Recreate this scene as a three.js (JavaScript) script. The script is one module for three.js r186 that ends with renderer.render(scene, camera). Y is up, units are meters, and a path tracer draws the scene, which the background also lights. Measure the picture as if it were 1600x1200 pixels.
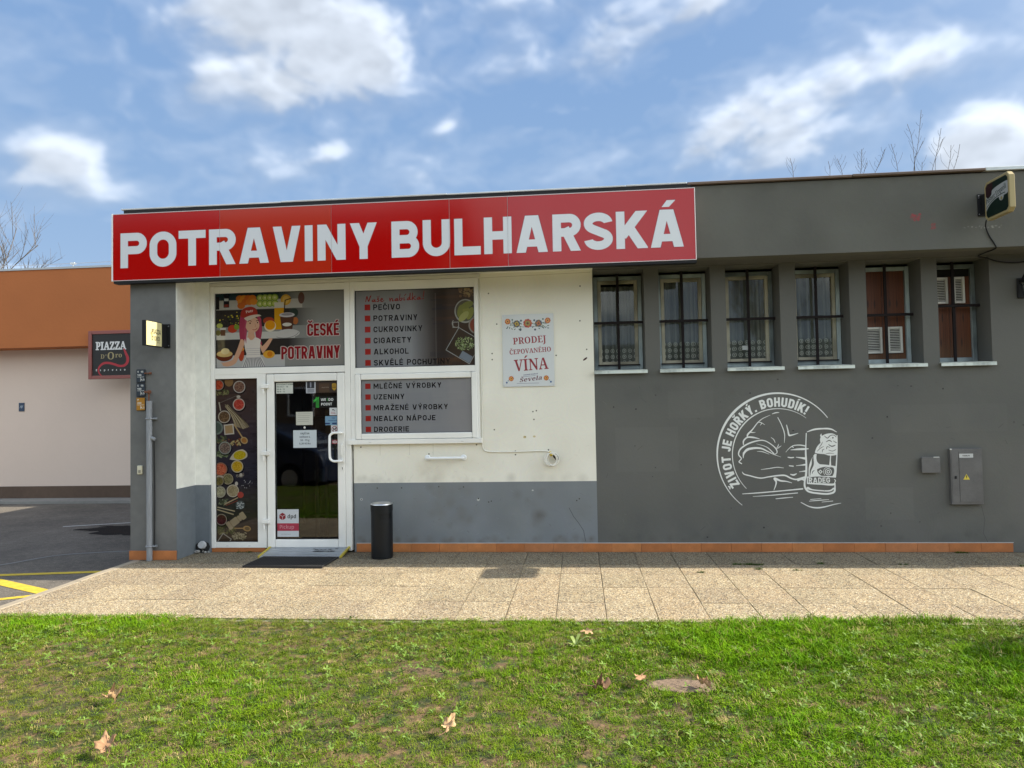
import * as THREE from 'three';
import { mergeGeometries } from 'three/addons/utils/BufferGeometryUtils.js';
import { RoundedBoxGeometry } from 'three/addons/geometries/RoundedBoxGeometry.js';
import { ImprovedNoise } from 'three/addons/math/ImprovedNoise.js';

// ---------------------------------------------------------------- camera, sky, sun, exposure
const scene = new THREE.Scene();
const D2R = Math.PI / 180;
const camera = new THREE.PerspectiveCamera(56.56, 4 / 3, 0.05, 600);
camera.position.set(0, 1.65, 8.189);
camera.rotation.set(1.896 * D2R, 5.345 * D2R, -1.066 * D2R, 'YXZ');
const renderer = new THREE.WebGLRenderer({ antialias: true });
renderer.setSize(1024, 768);
renderer.shadowMap.enabled = true;
renderer.toneMapping = THREE.LinearToneMapping;
renderer.toneMappingExposure = 1.85;

const SUN = new THREE.Vector3(1.346, 1, -0.075).normalize();
const sun = new THREE.DirectionalLight(new THREE.Color().setRGB(1, 0.92, 0.78), 5);
sun.position.copy(SUN).multiplyScalar(40);
sun.castShadow = true;
sun.shadow.radius = 1;
sun.shadow.mapSize.set(4096, 4096);
Object.assign(sun.shadow.camera, { left: -22, right: 22, top: 22, bottom: -22, near: 1, far: 120 });
scene.add(sun, sun.target);

// seeded random numbers and noise
function rng(seed) { let s = seed >>> 0; return () => { s = (s + 0x6d2b79f5) >>> 0; let t = Math.imul(s ^ (s >>> 15), 1 | s); t = (t + Math.imul(t ^ (t >>> 7), 61 | t)) ^ t; return ((t ^ (t >>> 14)) >>> 0) / 4294967296; }; }
const perlin = new ImprovedNoise();
const clamp = THREE.MathUtils.clamp, smooth = THREE.MathUtils.smoothstep, lerp = THREE.MathUtils.lerp;
function fbm(x, y, z, oct) { let s = 0, a = 0.5; for (let i = 0; i < oct; i++) { s += a * perlin.noise(x, y, z); x = x * 2.03 + 7.1; y = y * 2.03 + 3.7; z = z * 2.03 + 5.3; a *= 0.5; } return s; }

// sky: blue air, thin veils and cumulus of a bright spring day, with more and brighter cloud added out of view to fill the shaded front
{
  const W = 2048, H = 1024, data = new Float32Array(W * H * 4), R = rng(11);
  // azimuth, elevation, half width, half height, tilt, strength, thickness   (degrees, azimuth from -z to +x)
  const clouds = [
    [-21.1, 27.2, 7.5, 4.6, 0, 1.15, 1], [-28, 24.4, 3.0, 2.4, 0, 0.8, .5], [-22.5, 23.4, 3.4, 1.8, 0, .7, .6], [-15.5, 25.6, 3.2, 2.2, -25, .75, .4], [-24, 31, 8, 4, 0, 1, .9],
    [-2.0, 26.2, 5.5, 1.3, 8, .62, .3], [-3, 30.4, 7, 2.2, 10, .75, .4], [5, 28.6, 5.5, 2.6, 25, .75, .4], [11, 29.3, 3.4, 1.5, 30, .9, .6],
    [12.0, 20.6, 4.6, 2.6, 30, .95, .7], [18.8, 22.2, 6.2, 2.3, 25, .95, .6], [25.0, 22.6, 4.2, 1.5, 10, .95, .5], [8.6, 18.4, 2.2, 1.1, 35, .6, .3], [17.0, 18.6, 5.2, 2.0, 12, .8, .5],
    [29.0, 16.9, 4.0, 2.6, 0, 1.3, 1], [31.5, 15.2, 4.2, 2.2, 0, 1.2, 1], [31, 22, 2, 1.4, 0, .5, .3],
    [-37.6, 17.4, 3.4, 1.9, -6, 1.15, .9], [-35, 15.6, 3.4, 1.2, 0, .6, .6], [-40.2, 15.6, 2.0, .7, 0, .6, .4],
    [-10.2, 21.7, 1.5, .7, 22, 1.0, .5], [-19.3, 19.6, 2.1, .9, 8, .85, .5],
    [-24, 19.2, 8, 2.4, 0, .42, .2], [-13, 18.4, 9, 2.0, 3, .42, .2], [0, 18.6, 6, 1.6, 3, .34, .2]];
  for (let i = 0; i < 120; i++) {
    const az = 42 + R() * 266, el = 8 + R() * R() * 62, s = 1.1 + R() * 1.7, thick = R();
    clouds.push([az, el, 5 * s, (1.6 + thick * 1.2) * s, (R() - .5) * 40, 0.7 + R() * .6, thick]);
  }
  for (let i = 0; i < 8; i++) clouds.push([-40 + i * 11 + R() * 6, 52 + R() * 20, 8 + R() * 7, 3 + R() * 3, (R() - .5) * 50, .7 + R() * .5, R()]);
  const pre = clouds.map(([az, el, a, b, t, s, th]) => ({ az, el, a, b, c: Math.cos(t * D2R), n: Math.sin(t * D2R), s, th, reach: 2.2 * Math.max(a, b) }));
  const cover = (az, el) => {
    let m = 0, th = 0; const k = Math.cos(el * D2R);
    for (const q of pre) {
      const de = el - q.el; if (de > q.reach || de < -q.reach) continue;
      let da = az - q.az; da -= 360 * Math.round(da / 360); da *= k;
      if (da > q.reach || da < -q.reach) continue;
      const u = (da * q.c + de * q.n) / q.a, v = (-da * q.n + de * q.c) / q.b, g = Math.exp(-(u * u + v * v) * 1.1) * q.s;
      m = Math.max(m, g) + Math.min(m, g) * .35; th += g * q.th;
    }
    return [m, Math.min(1, th)];
  };
  const dens = (az, el, oct) => {
    const c = cover(az, el); if (c[0] < .02) return [0, 0, 0];
    const e = el * D2R, a = az * D2R, x = Math.sin(a) * Math.cos(e), y = Math.sin(e), z = -Math.cos(a) * Math.cos(e);
    const w = fbm(x * 7, y * 11, z * 7, 3);
    const n = fbm(x * 13 + w * 2.2, y * 24 + w * 1.4, z * 13, oct) + .34 * fbm(x * 46 + w * 3, y * 84, z * 46, oct - 1);
    const s = c[0] + n * (1.08 - .22 * c[1]);
    return [Math.pow(smooth(s, .10, 1.38 - .42 * c[1]), 1.1), c[1], clamp((s + .05) * .30, 0, .20)];
  };
  for (let row = 0; row < H; row++) {
    const el = ((row + .5) / H - .5) * 180;
    for (let col = 0; col < W; col++) {
      const ang = ((col + .5) / W - .5) * 360, az = 90 + ang; // ang from +x towards +z
      const o = (row * W + col) * 4;
      let r, g, b;
      if (el < -0.5) { r = .20; g = .20; b = .17; }
      else {
        const e = Math.max(el, 0), t = Math.pow(clamp(e / 62, 0, 1), .62), hz = Math.exp(-e / 7);
        r = lerp(.200, .080, t) + hz * .13; g = lerp(.300, .160, t) + hz * .12; b = lerp(.430, .335, t) + hz * .08;
        const ca = Math.cos(e * D2R) * Math.cos((az - 93.2) * D2R) * .803 + Math.sin(e * D2R) * .596; // towards the sun
        const ba = Math.max(0, -Math.cos(e * D2R) * Math.cos((az + 5) * D2R) * .94 - Math.sin(e * D2R) * .34 + 1) * .5; // away from the half that the photo looks at
        const glow = Math.pow(Math.max(0, ca), 5) * .9 + Math.pow(Math.max(0, ca), 40) * 3;
        r += glow; g += glow * .97; b += glow * .9;
        const gain = 1 + 1.75 * smooth(ba, .12, .6);  // clouds out of view raised to brighten the shaded walls
        if (e > 2) {
          const [d, th, veil] = dens(az, e, 5);
          if (d > .002 || veil > .01) {
            const up = dens(az + .9, e + 1.1, 4)[0], es = e * D2R, as = az * D2R;
            const soft = fbm(Math.sin(as) * Math.cos(es) * 24, Math.sin(es) * 40, Math.cos(as) * Math.cos(es) * 24, 4);
            const lit = clamp(1.02 + (d - up) * .5 + soft * .36 - th * d * d * .17, .74, 1.22) * gain * (1 + 1.2 * Math.pow(Math.max(0, ca), 4));
            const a = clamp(Math.max(d * lerp(.58, .84, th), veil), 0, 1) * smooth(e, 2, 8);
            r = lerp(r, .475 * lit, a); g = lerp(g, .512 * lit, a); b = lerp(b, lerp(.562, .50, smooth(ba, .2, .7)) * lit, a);
          }
        }
      }
      data[o] = r; data[o + 1] = g; data[o + 2] = b; data[o + 3] = 1;
    }
  }
  const t = new THREE.DataTexture(data, W, H, THREE.RGBAFormat, THREE.FloatType);
  t.mapping = THREE.EquirectangularReflectionMapping; t.magFilter = t.minFilter = THREE.LinearFilter; t.needsUpdate = true;
  scene.background = t; scene.environment = t;
}

// ---------------------------------------------------------------- helpers
const used = new Map();
function numbered(n) { const k = used.get(n) || 0; used.set(n, k + 1); return k ? n + '_' + String(k).padStart(3, '0') : n; }
function shadow(m) { m.castShadow = true; m.receiveShadow = true; return m; }
function thing(name, label, category, pos = [0, 0, 0], group) {
  const o = new THREE.Group(); o.name = numbered(name); o.position.set(...pos); scene.add(o);
  o.userData = { label, category }; if (group) o.userData.group = group; return o;
}
function struct(name) { const o = new THREE.Group(); o.name = numbered(name); scene.add(o); o.userData.kind = 'structure'; return o; }
function sub(parent, name) { const o = new THREE.Group(); o.name = name; parent.add(o); return o; }
function mesh(name, geo, m, parent) { const o = shadow(new THREE.Mesh(geo, m)); o.name = parent === scene ? numbered(name) : name; parent.add(o); return o; }
function tag(o, label, category, group) { o.userData.label = label; o.userData.category = category; if (group) o.userData.group = group; return o; }
const clean = (g) => { const r = g.index ? g.toNonIndexed() : g; for (const k of Object.keys(r.attributes)) if (!['position', 'normal', 'uv'].includes(k)) r.deleteAttribute(k); return r; };
const merge = (list) => mergeGeometries(list.map(clean));
function tri(geo) { // uv in metres from position, by the main axis of each face
  const g = geo.index ? geo.toNonIndexed() : geo; const p = g.attributes.position, n = g.attributes.normal, uv = new Float32Array(p.count * 2);
  for (let i = 0; i < p.count; i++) {
    const ax = Math.abs(n.getX(i)), ay = Math.abs(n.getY(i)), az = Math.abs(n.getZ(i)), x = p.getX(i), y = p.getY(i), z = p.getZ(i);
    if (az >= ax && az >= ay) { uv[2 * i] = x; uv[2 * i + 1] = y; } else if (ax >= ay) { uv[2 * i] = z; uv[2 * i + 1] = y; } else { uv[2 * i] = x; uv[2 * i + 1] = z; }
  }
  g.setAttribute('uv', new THREE.BufferAttribute(uv, 2)); return g;
}
function box(x0, x1, y0, y1, z0, z1) { const g = new THREE.BoxGeometry(x1 - x0, y1 - y0, z1 - z0); g.translate((x0 + x1) / 2, (y0 + y1) / 2, (z0 + z1) / 2); return tri(g); }
function rbox(x0, x1, y0, y1, z0, z1, r = .004) { const g = new RoundedBoxGeometry(x1 - x0, y1 - y0, z1 - z0, 1, Math.min(r, (x1 - x0) / 2.1, (y1 - y0) / 2.1, (z1 - z0) / 2.1)); g.translate((x0 + x1) / 2, (y0 + y1) / 2, (z0 + z1) / 2); return tri(g); }
function quad(x0, x1, y0, y1, z) { const g = new THREE.PlaneGeometry(x1 - x0, y1 - y0); g.translate((x0 + x1) / 2, (y0 + y1) / 2, z); return g; } // uv 0..1
function cyl(r0, r1, h, seg = 20, open = false) { return new THREE.CylinderGeometry(r1, r0, h, seg, 1, open); }
function tube(points, r, seg = 24, rad = 8) { return new THREE.TubeGeometry(new THREE.CatmullRomCurve3(points.map((p) => new THREE.Vector3(...p))), seg, r, rad); }
const moved = (g, x, y, z) => { g.translate(x, y, z); return g; };

// textures -------------------------------------------------------------
function hash2(i, j, s) { let h = (Math.imul(i, 374761393) + Math.imul(j, 668265263) + Math.imul(s, 1274126177)) | 0; h = Math.imul(h ^ (h >>> 13), 1274126177); return ((h ^ (h >>> 16)) >>> 0) / 4294967296; }
function vnoise(x, y, per, s) { const i = Math.floor(x), j = Math.floor(y), u = x - i, v = y - j, a = u * u * (3 - 2 * u), b = v * v * (3 - 2 * v), m = (k) => ((k % per) + per) % per; return lerp(lerp(hash2(m(i), m(j), s), hash2(m(i + 1), m(j), s), a), lerp(hash2(m(i), m(j + 1), s), hash2(m(i + 1), m(j + 1), s), a), b); }
function tfbm(u, v, f, oct, s) { let r = 0, a = .5, n = 0; for (let k = 0; k < oct; k++) { r += a * vnoise(u * f, v * f, f, s + k); n += a; a *= .5; f *= 2; } return r / n; }
function dataTex(n, fn, srgb, rep = 1) {
  const d = new Uint8Array(n * n * 4);
  for (let y = 0; y < n; y++) for (let x = 0; x < n; x++) { const c = fn((x + .5) / n, (y + .5) / n), o = (y * n + x) * 4; for (let k = 0; k < 3; k++) d[o + k] = clamp(Math.round((Array.isArray(c) ? c[k] : c) * 255), 0, 255); d[o + 3] = 255; }
  const t = new THREE.DataTexture(d, n, n); t.wrapS = t.wrapT = THREE.RepeatWrapping; t.magFilter = THREE.LinearFilter; t.minFilter = THREE.LinearMipmapLinearFilter; t.generateMipmaps = true;
  if (srgb) t.colorSpace = THREE.SRGBColorSpace; t.repeat.set(rep, rep); t.needsUpdate = true; return t;
}
function rep(t, k) { const c = t.clone(); c.repeat.set(k, k); c.needsUpdate = true; return c; }
function canvasTex(w, h, draw) {
  const c = document.createElement('canvas'); c.width = w; c.height = h; const g = c.getContext('2d'); draw(g, w, h);
  const t = new THREE.CanvasTexture(c); t.colorSpace = THREE.SRGBColorSpace; t.anisotropy = 8; return t;
}
function mat(c, rough = .8, o = {}) { const m = new THREE.MeshPhysicalMaterial({ roughness: rough, ...o }); m.color.setRGB(...c); return m; }

const plasterBump = dataTex(512, (u, v) => tfbm(u, v, 24, 4, 3) * .7 + tfbm(u, v, 5, 2, 9) * .3, false, 1);
const mottle = dataTex(512, (u, v) => { const a = tfbm(u, v, 4, 5, 21), b = tfbm(u, v, 40, 3, 27); const k = .86 + a * .2 + (b - .5) * .08; return [k, k, k * .995]; }, true, .37);
const grime = (s, amt, tint) => dataTex(512, (u, v) => { const a = tfbm(u, v, 5, 5, s), st = tfbm(u, v * .25, 16, 3, s + 7); const k = 1 - amt * clamp((a - .45) * 2.2, 0, 1) - amt * .5 * clamp((st - .55) * 2, 0, 1); return [k, lerp(1, k, tint[1]), lerp(1, k, tint[2])]; }, true, .45);
const plaster = (c, o = {}) => mat(c, .9, { map: mottle, bumpMap: plasterBump, bumpScale: .0016, ...o });

// stroke lettering -------------------------------------------------------
// draws one capital in the box x..x+w, y..y+h with strokes t thick
const ACC = { 'Á': 'A´', 'É': 'E´', 'Í': 'I´', 'Ý': 'Y´', 'Č': 'Cˇ', 'Ě': 'Eˇ', 'Ř': 'Rˇ', 'Ž': 'Zˇ', 'Š': 'Sˇ' };
const GW = { A: .9, V: .86, Y: .82, K: .8, N: .78, M: .96, L: .64, E: .66, F: .64, T: .76, J: .6, Z: .72, X: .8, W: 1.2 };
function glyphW(ch, h, t, wf) { const b = ACC[ch] ? ACC[ch][0] : ch; if (b === 'I' || b === '.' || b === '!' || b === "'") return t; if (b === ' ') return .34 * h * wf; return (GW[b] || .75) * h * wf; }
function glyph(g, ch, x, y, w, h, t) {
  let acc = ''; if (ACC[ch]) { acc = ACC[ch][1]; ch = ACC[ch][0]; }
  const r = t / 2, L = x + r, R = x + w - r, T = y + r, B = y + h - r, cx = x + w / 2, yb = y + h, th = t * 1.06;
  g.save(); g.lineWidth = t; g.lineCap = 'butt'; g.lineJoin = 'miter';
  g.save(); g.beginPath(); g.rect(x, y, w, h); g.clip();
  const ln = (...p) => { g.beginPath(); g.moveTo(p[0], p[1]); for (let i = 2; i < p.length; i += 2) g.lineTo(p[i], p[i + 1]); g.stroke(); };
  const bowl = (y0, y1, Rx) => { const k = Math.min((y1 - y0) / 2, Rx - L); g.beginPath(); g.moveTo(L, y0); g.lineTo(Rx - k, y0); g.ellipse(Rx - k, (y0 + y1) / 2, k, (y1 - y0) / 2, 0, -Math.PI / 2, Math.PI / 2); g.lineTo(L, y1); g.stroke(); };
  const rr = () => { const k = Math.min((R - L) / 2, (B - T) / 2); g.beginPath(); g.moveTo(L, T + k); g.arc(L + k, T + k, k, Math.PI, 1.5 * Math.PI); g.lineTo(R - k, T); g.arc(R - k, T + k, k, -Math.PI / 2, 0); g.lineTo(R, B - k); g.arc(R - k, B - k, k, 0, Math.PI / 2); g.lineTo(L + k, B); g.arc(L + k, B - k, k, Math.PI / 2, Math.PI); g.closePath(); };
  const k = Math.min((R - L) / 2, (B - T) / 2), M = y + .61 * h - r;
  switch (ch) {
    case 'P': ln(L, y, L, yb); bowl(T, M, R); break;
    case 'R': ln(L, y, L, yb); bowl(T, M, R - .02 * w); g.lineWidth = th; ln(x + w * .42, M - r, R + .0 * w + r * .1, yb + r); break;
    case 'B': ln(L, y, L, yb); bowl(T, y + h * .5, R - .05 * w); bowl(y + h * .5, B, R); break;
    case 'D': ln(L, y, L, yb); g.beginPath(); g.moveTo(L, T); g.lineTo(R - k, T); g.arc(R - k, T + k, k, -Math.PI / 2, 0); g.lineTo(R, B - k); g.arc(R - k, B - k, k, 0, Math.PI / 2); g.lineTo(L, B); g.stroke(); break;
    case 'O': rr(); g.stroke(); break;
    case 'U': g.beginPath(); g.moveTo(L, y - 1); g.lineTo(L, B - k); g.arc(L + k, B - k, k, Math.PI, Math.PI / 2, true); g.lineTo(R - k, B); g.arc(R - k, B - k, k, Math.PI / 2, 0, true); g.lineTo(R, y - 1); g.stroke(); break;
    case 'J': g.beginPath(); g.moveTo(R, y - 1); g.lineTo(R, B - k); g.arc(R - k, B - k, k, 0, Math.PI); g.lineTo(L, B - k - h * .06); g.stroke(); break;
    case 'C': case 'G': g.beginPath(); g.moveTo(R, y + h * .34); g.lineTo(R, T + k); g.arc(R - k, T + k, k, 0, -Math.PI / 2, true); g.lineTo(L + k, T); g.arc(L + k, T + k, k, -Math.PI / 2, Math.PI, true); g.lineTo(L, B - k); g.arc(L + k, B - k, k, Math.PI, Math.PI / 2, true); g.lineTo(R - k, B); g.arc(R - k, B - k, k, Math.PI / 2, 0, true); g.lineTo(R, y + h * (ch === 'G' ? .52 : .66)); if (ch === 'G') { g.lineTo(cx + r * .3, y + h * .52); } g.stroke(); break;
    case 'S': { const ry = .285 * h - r * .95, rx = (R - L) / 2; g.beginPath(); g.ellipse(cx, T + ry, rx, ry, 0, -.12, -Math.PI * 1.33, true); g.ellipse(cx, B - ry, rx, ry, 0, -Math.PI * .36, Math.PI * .96, false); g.stroke(); break; }
    case 'T': ln(x, T, x + w, T); ln(cx, y, cx, yb); break;
    case 'I': ln(cx, y, cx, yb); break;
    case 'L': ln(L, y, L, yb); ln(x, B, x + w, B); break;
    case 'E': ln(L, y, L, yb); ln(x, T, x + w, T); ln(x, B, x + w, B); ln(x, y + h * .5, x + w * .92, y + h * .5); break;
    case 'H': ln(L, y, L, yb); ln(R, y, R, yb); ln(L, y + h / 2, R, y + h / 2); break;
    case 'A': { const a = th * .62; g.lineWidth = th; ln(x + a - (cx - a * 1.0 - x) * 0, yb, x + a, yb, cx - a * .34, y - .001); ln(x + w - a, yb, cx + a * .34, y); const ex = .1; ln(x + a - (cx - a * .34 - x - a) * ex, yb + h * ex, cx - a * .34 + (cx - a * .34 - x - a) * ex, y - h * ex); ln(x + w - a + (cx - a * .34 - x - a) * ex, yb + h * ex, cx + a * .34 - (cx - a * .34 - x - a) * ex, y - h * ex); g.lineWidth = t * .86; ln(x + w * .24, y + h * .745, x + w * .76, y + h * .745); break; }
    case 'V': { const a = th * .62, d = cx - a * .34 - x - a, ex = .1; g.lineWidth = th; ln(x + a - d * ex, y - h * ex, cx - a * .34 + d * ex, yb + h * ex); ln(x + w - a + d * ex, y - h * ex, cx + a * .34 - d * ex, yb + h * ex); break; }
    case 'Y': { const a = th * .62, m = y + h * .62; g.lineWidth = th; ln(x + a - .1 * (cx - x), y - h * .12, cx, m); ln(x + w - a + .1 * (cx - x), y - h * .12, cx, m); g.lineWidth = t; ln(cx, m - r, cx, yb); break; }
    case 'N': ln(L, y, L, yb); ln(R, y, R, yb); ln(L - r * .2, y - r * .6, R + r * .2, yb + r * .6); break;
    case 'M': ln(L, y, L, yb); ln(R, y, R, yb); ln(L, y - r * .4, cx, y + h * .7, R, y - r * .4); break;
    case 'K': g.lineWidth = t; ln(L, y, L, yb); g.lineWidth = th; ln(R + r * .25, y - r * .7, L + r * .4, y + h * .66); ln(x + w * .38, y + h * .38, R + r * .35, yb + r * .7); break;
    case 'Z': ln(x, T, x + w, T); ln(x, B, x + w, B); g.lineWidth = th; ln(R + r * .2, y + r * .4, L - r * .2, yb - r * .4); break;
    case '.': g.fillRect(x, yb - t, t, t); break;
    case "'": g.fillRect(x, y, t, t * 1.4); break;
    case '!': g.fillRect(x, y, t, h * .68); g.fillRect(x, yb - t, t, t); break;
  }
  g.restore();
  if (acc === '´') { g.beginPath(); g.moveTo(cx - t * .55, y - h * .07); g.lineTo(cx + t * .3, y - h * .07); g.lineTo(cx + t * 1.05, y - h * .25); g.lineTo(cx + t * .05, y - h * .25); g.fill(); }
  if (acc === 'ˇ') { g.lineWidth = t * .62; g.beginPath(); g.moveTo(cx - h * .17, y - h * .24); g.lineTo(cx, y - h * .1); g.lineTo(cx + h * .17, y - h * .24); g.stroke(); }
  g.restore();
}
function text(g, s, x, y, h, t, wf, gap, col) { g.fillStyle = g.strokeStyle = col; for (const ch of s) { const w = glyphW(ch, h, t, wf); if (ch !== ' ') glyph(g, ch, x, y, w, h, t); x += w + gap; } return x; }
function textW(s, h, t, wf, gap) { let x = 0; for (const ch of s) x += glyphW(ch, h, t, wf) + gap; return x - gap; }
// brush stroke of changing width through points [x, y, w]
function brush(g, pts) {
  const c = new THREE.CatmullRomCurve3(pts.map((p) => new THREE.Vector3(...p)), false, 'centripetal'), n = Math.max(12, Math.ceil(c.getLength() / 1.5));
  for (let i = 0; i <= n; i++) { const p = c.getPoint(i / n); g.beginPath(); g.arc(p.x, p.y, Math.max(.6, p.z / 2), 0, 7); g.fill(); }
}
function disc(g, x, y, rx, ry, col, rot = 0) { g.fillStyle = col; g.beginPath(); g.ellipse(x, y, rx, ry ?? rx, rot, 0, 7); g.fill(); }

// ---------------------------------------------------------------- materials
const M = {
  dark: plaster([.11, .108, .10]),
  pillar: plaster([.165, .166, .163]),
  pvc: mat([.86, .85, .81], .32, { map: rep(grime(71, .05, [1, 1, 1]), .5), clearcoat: .25, clearcoatRoughness: .3 }),
  whitePlaster: plaster([.90, .895, .84]),
  black: mat([.008, .008, .009], .6, { ior: 1.38 }),
  steel: mat([.55, .56, .58], .32, { metalness: .9 }),
  zinc: mat([.52, .54, .53], .5, { metalness: .5, map: rep(mottle, 1.3) }),
  rust: mat([.16, .06, .03], .85),
  bar: mat([.009, .0045, .005], .7, { ior: 1.35 }),
  glass: mat([.97, .97, .95], .03, { transmission: 1, thickness: 0, ior: 1.5 }),
  door_glass: mat([.55, .57, .58], .02, { transmission: 1, thickness: 0, ior: 1.6 }),
  paper: mat([.78, .79, .80], .7),
};

// ---------------------------------------------------------------- the yard and the pavement
const asphaltMap = dataTex(1024, (u, v) => { const a = tfbm(u, v, 5, 5, 41), s = hash2(Math.floor(u * 512), Math.floor(v * 512), 5), m = tfbm(u, v, 60, 3, 44); let k = .39 + (a - .5) * .16 + (s - .5) * .10 + (m - .5) * .1; if (s > .985) k += .2; return [k, k * .975, k * .94]; }, true, .32);
const asphaltBump = dataTex(512, (u, v) => tfbm(u, v, 90, 3, 46), false, .9);
{
  const yard = struct('yard');
  const am = mat([.98, .90, .80], .93, { map: asphaltMap, bumpMap: asphaltBump, bumpScale: .006 });
  const g = new THREE.PlaneGeometry(400, 400, 1, 1); g.rotateX(-Math.PI / 2); g.translate(0, -.13, -60);
  mesh('asphalt', tri(g), am, yard);
  const flat = (pts, y) => { const s = new THREE.Shape(pts.map(([x, z]) => new THREE.Vector2(x, -z))); const q = new THREE.ShapeGeometry(s); q.rotateX(-Math.PI / 2); q.translate(0, y, 0); return tri(q); };
  const wear = dataTex(512, (u, v) => { const k = .82 + .2 * tfbm(u, v, 20, 4, 61); return [k, k, k]; }, true, 1.5);
  const yellow = mat([.62, .45, .035], .8, { map: wear });
  const L = (x0, z0, x1, z1, w) => { const dx = x1 - x0, dz = z1 - z0, l = Math.hypot(dx, dz), nx = -dz / l * w / 2, nz = dx / l * w / 2; return flat([[x0 + nx, z0 + nz], [x1 + nx, z1 + nz], [x1 - nx, z1 - nz], [x0 - nx, z0 - nz]], -.126); };
  mesh('road_marking', L(-9.4, 1.16, -5.25, .45, .10), yellow, yard);
  mesh('road_marking', L(-7.3, .48, -5.3, 1.44, .15), yellow, yard);
  mesh('road_marking', L(-7.0, 2.42, -5.3, 1.44, .09), yellow, yard);
  mesh('road_marking', L(-8.3, -2.62, -6.9, -3.2, .06), mat([.6, .6, .58], .8, { map: wear }), yard);
  // pale sealed seam, wet patch, oil and a thin crack
  const seam = tube([[-8.2, -.128, .75], [-7.3, -.128, .32], [-6.98, -.128, .15], [-6.67, -.128, -.40], [-5.9, -.128, -.68], [-5.2, -.128, -.75]], .03, 60, 4); seam.scale(1, .06, 1); seam.translate(0, -.1195, 0);
  mesh('crack_seal', seam, mat([.22, .22, .22], .9), yard);
  const R = rng(4), wet = new THREE.Shape();
  for (let i = 0; i <= 60; i++) { const a = i / 60 * Math.PI * 2, r = 1 + .28 * Math.sin(a * 7) * R() + .25 * (R() - .5); const x = -6.75 + Math.cos(a) * .98 * r, z = -2.2 + Math.sin(a) * .42 * r + .25 * Math.cos(a); i ? wet.lineTo(x, -z) : wet.moveTo(x, -z); }
  const wg = new THREE.ShapeGeometry(wet); wg.rotateX(-Math.PI / 2); wg.translate(0, -.127, 0);
  mesh('damp_patch', tri(wg), mat([.007, .006, .006], .85, { ior: 1.3, bumpMap: asphaltBump, bumpScale: .006 }), yard);
  // a second, patched strip of asphalt beside the far kerb
  mesh('gutter_slab', box(-40, -4, -.127, -.07, -5.95, -5.42), mat([.30, .29, .27], .9, { map: mottle, bumpMap: plasterBump, bumpScale: .003 }), yard);
}

// washed-aggregate slabs 40 x 50 cm
const N = 1024, CELLS = 104;
const pebble = (() => {
  const col = new Float32Array(N * N * 3), bump = new Float32Array(N * N), pal = [[.86, .80, .68], [.78, .69, .54], [.93, .90, .82], [.62, .54, .43], [.71, .66, .58], [.84, .74, .58], [.42, .38, .33], [.89, .83, .72], [.55, .51, .47], [.80, .76, .66]];
  for (let y = 0; y < N; y++) for (let x = 0; x < N; x++) {
    const px = x / N * CELLS, py = y / N * CELLS, ci = Math.floor(px), cj = Math.floor(py); let d1 = 9, d2 = 9, id = 0;
    for (let b = -1; b <= 1; b++) for (let a = -1; a <= 1; a++) { const i = (ci + a + CELLS) % CELLS, j = (cj + b + CELLS) % CELLS, fx = ci + a + .1 + .8 * hash2(i, j, 1), fy = cj + b + .1 + .8 * hash2(i, j, 2), s = .8 + .5 * hash2(i, j, 3), d = Math.hypot(px - fx, py - fy) * s; if (d < d1) { d2 = d1; d1 = d; id = i * 131 + j; } else if (d < d2) d2 = d; }
    const e = smooth(d2 - d1, .02, .26), c = pal[Math.floor(hash2(id, 7, 4) * pal.length)], v = .86 + .24 * hash2(id, 3, 8), o = (y * N + x);
    for (let k = 0; k < 3; k++) col[o * 3 + k] = lerp([.48, .435, .36][k], c[k] * v, e); bump[o] = e * (1 - d1 * .5);
  }
  return { col, bump };
})();
const at = (arr, n, u, v, k = 0, s = 1) => arr[(Math.floor(v * N) * N + Math.floor(u * N)) * s + k];
const pebbleMap = dataTex(N, (u, v) => [0, 1, 2].map((k) => at(pebble.col, N, u, v, k, 3)), true, 1 / .95);
const pebbleBump = dataTex(N, (u, v) => at(pebble.bump, N, u, v), false, 1 / .95);
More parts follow.
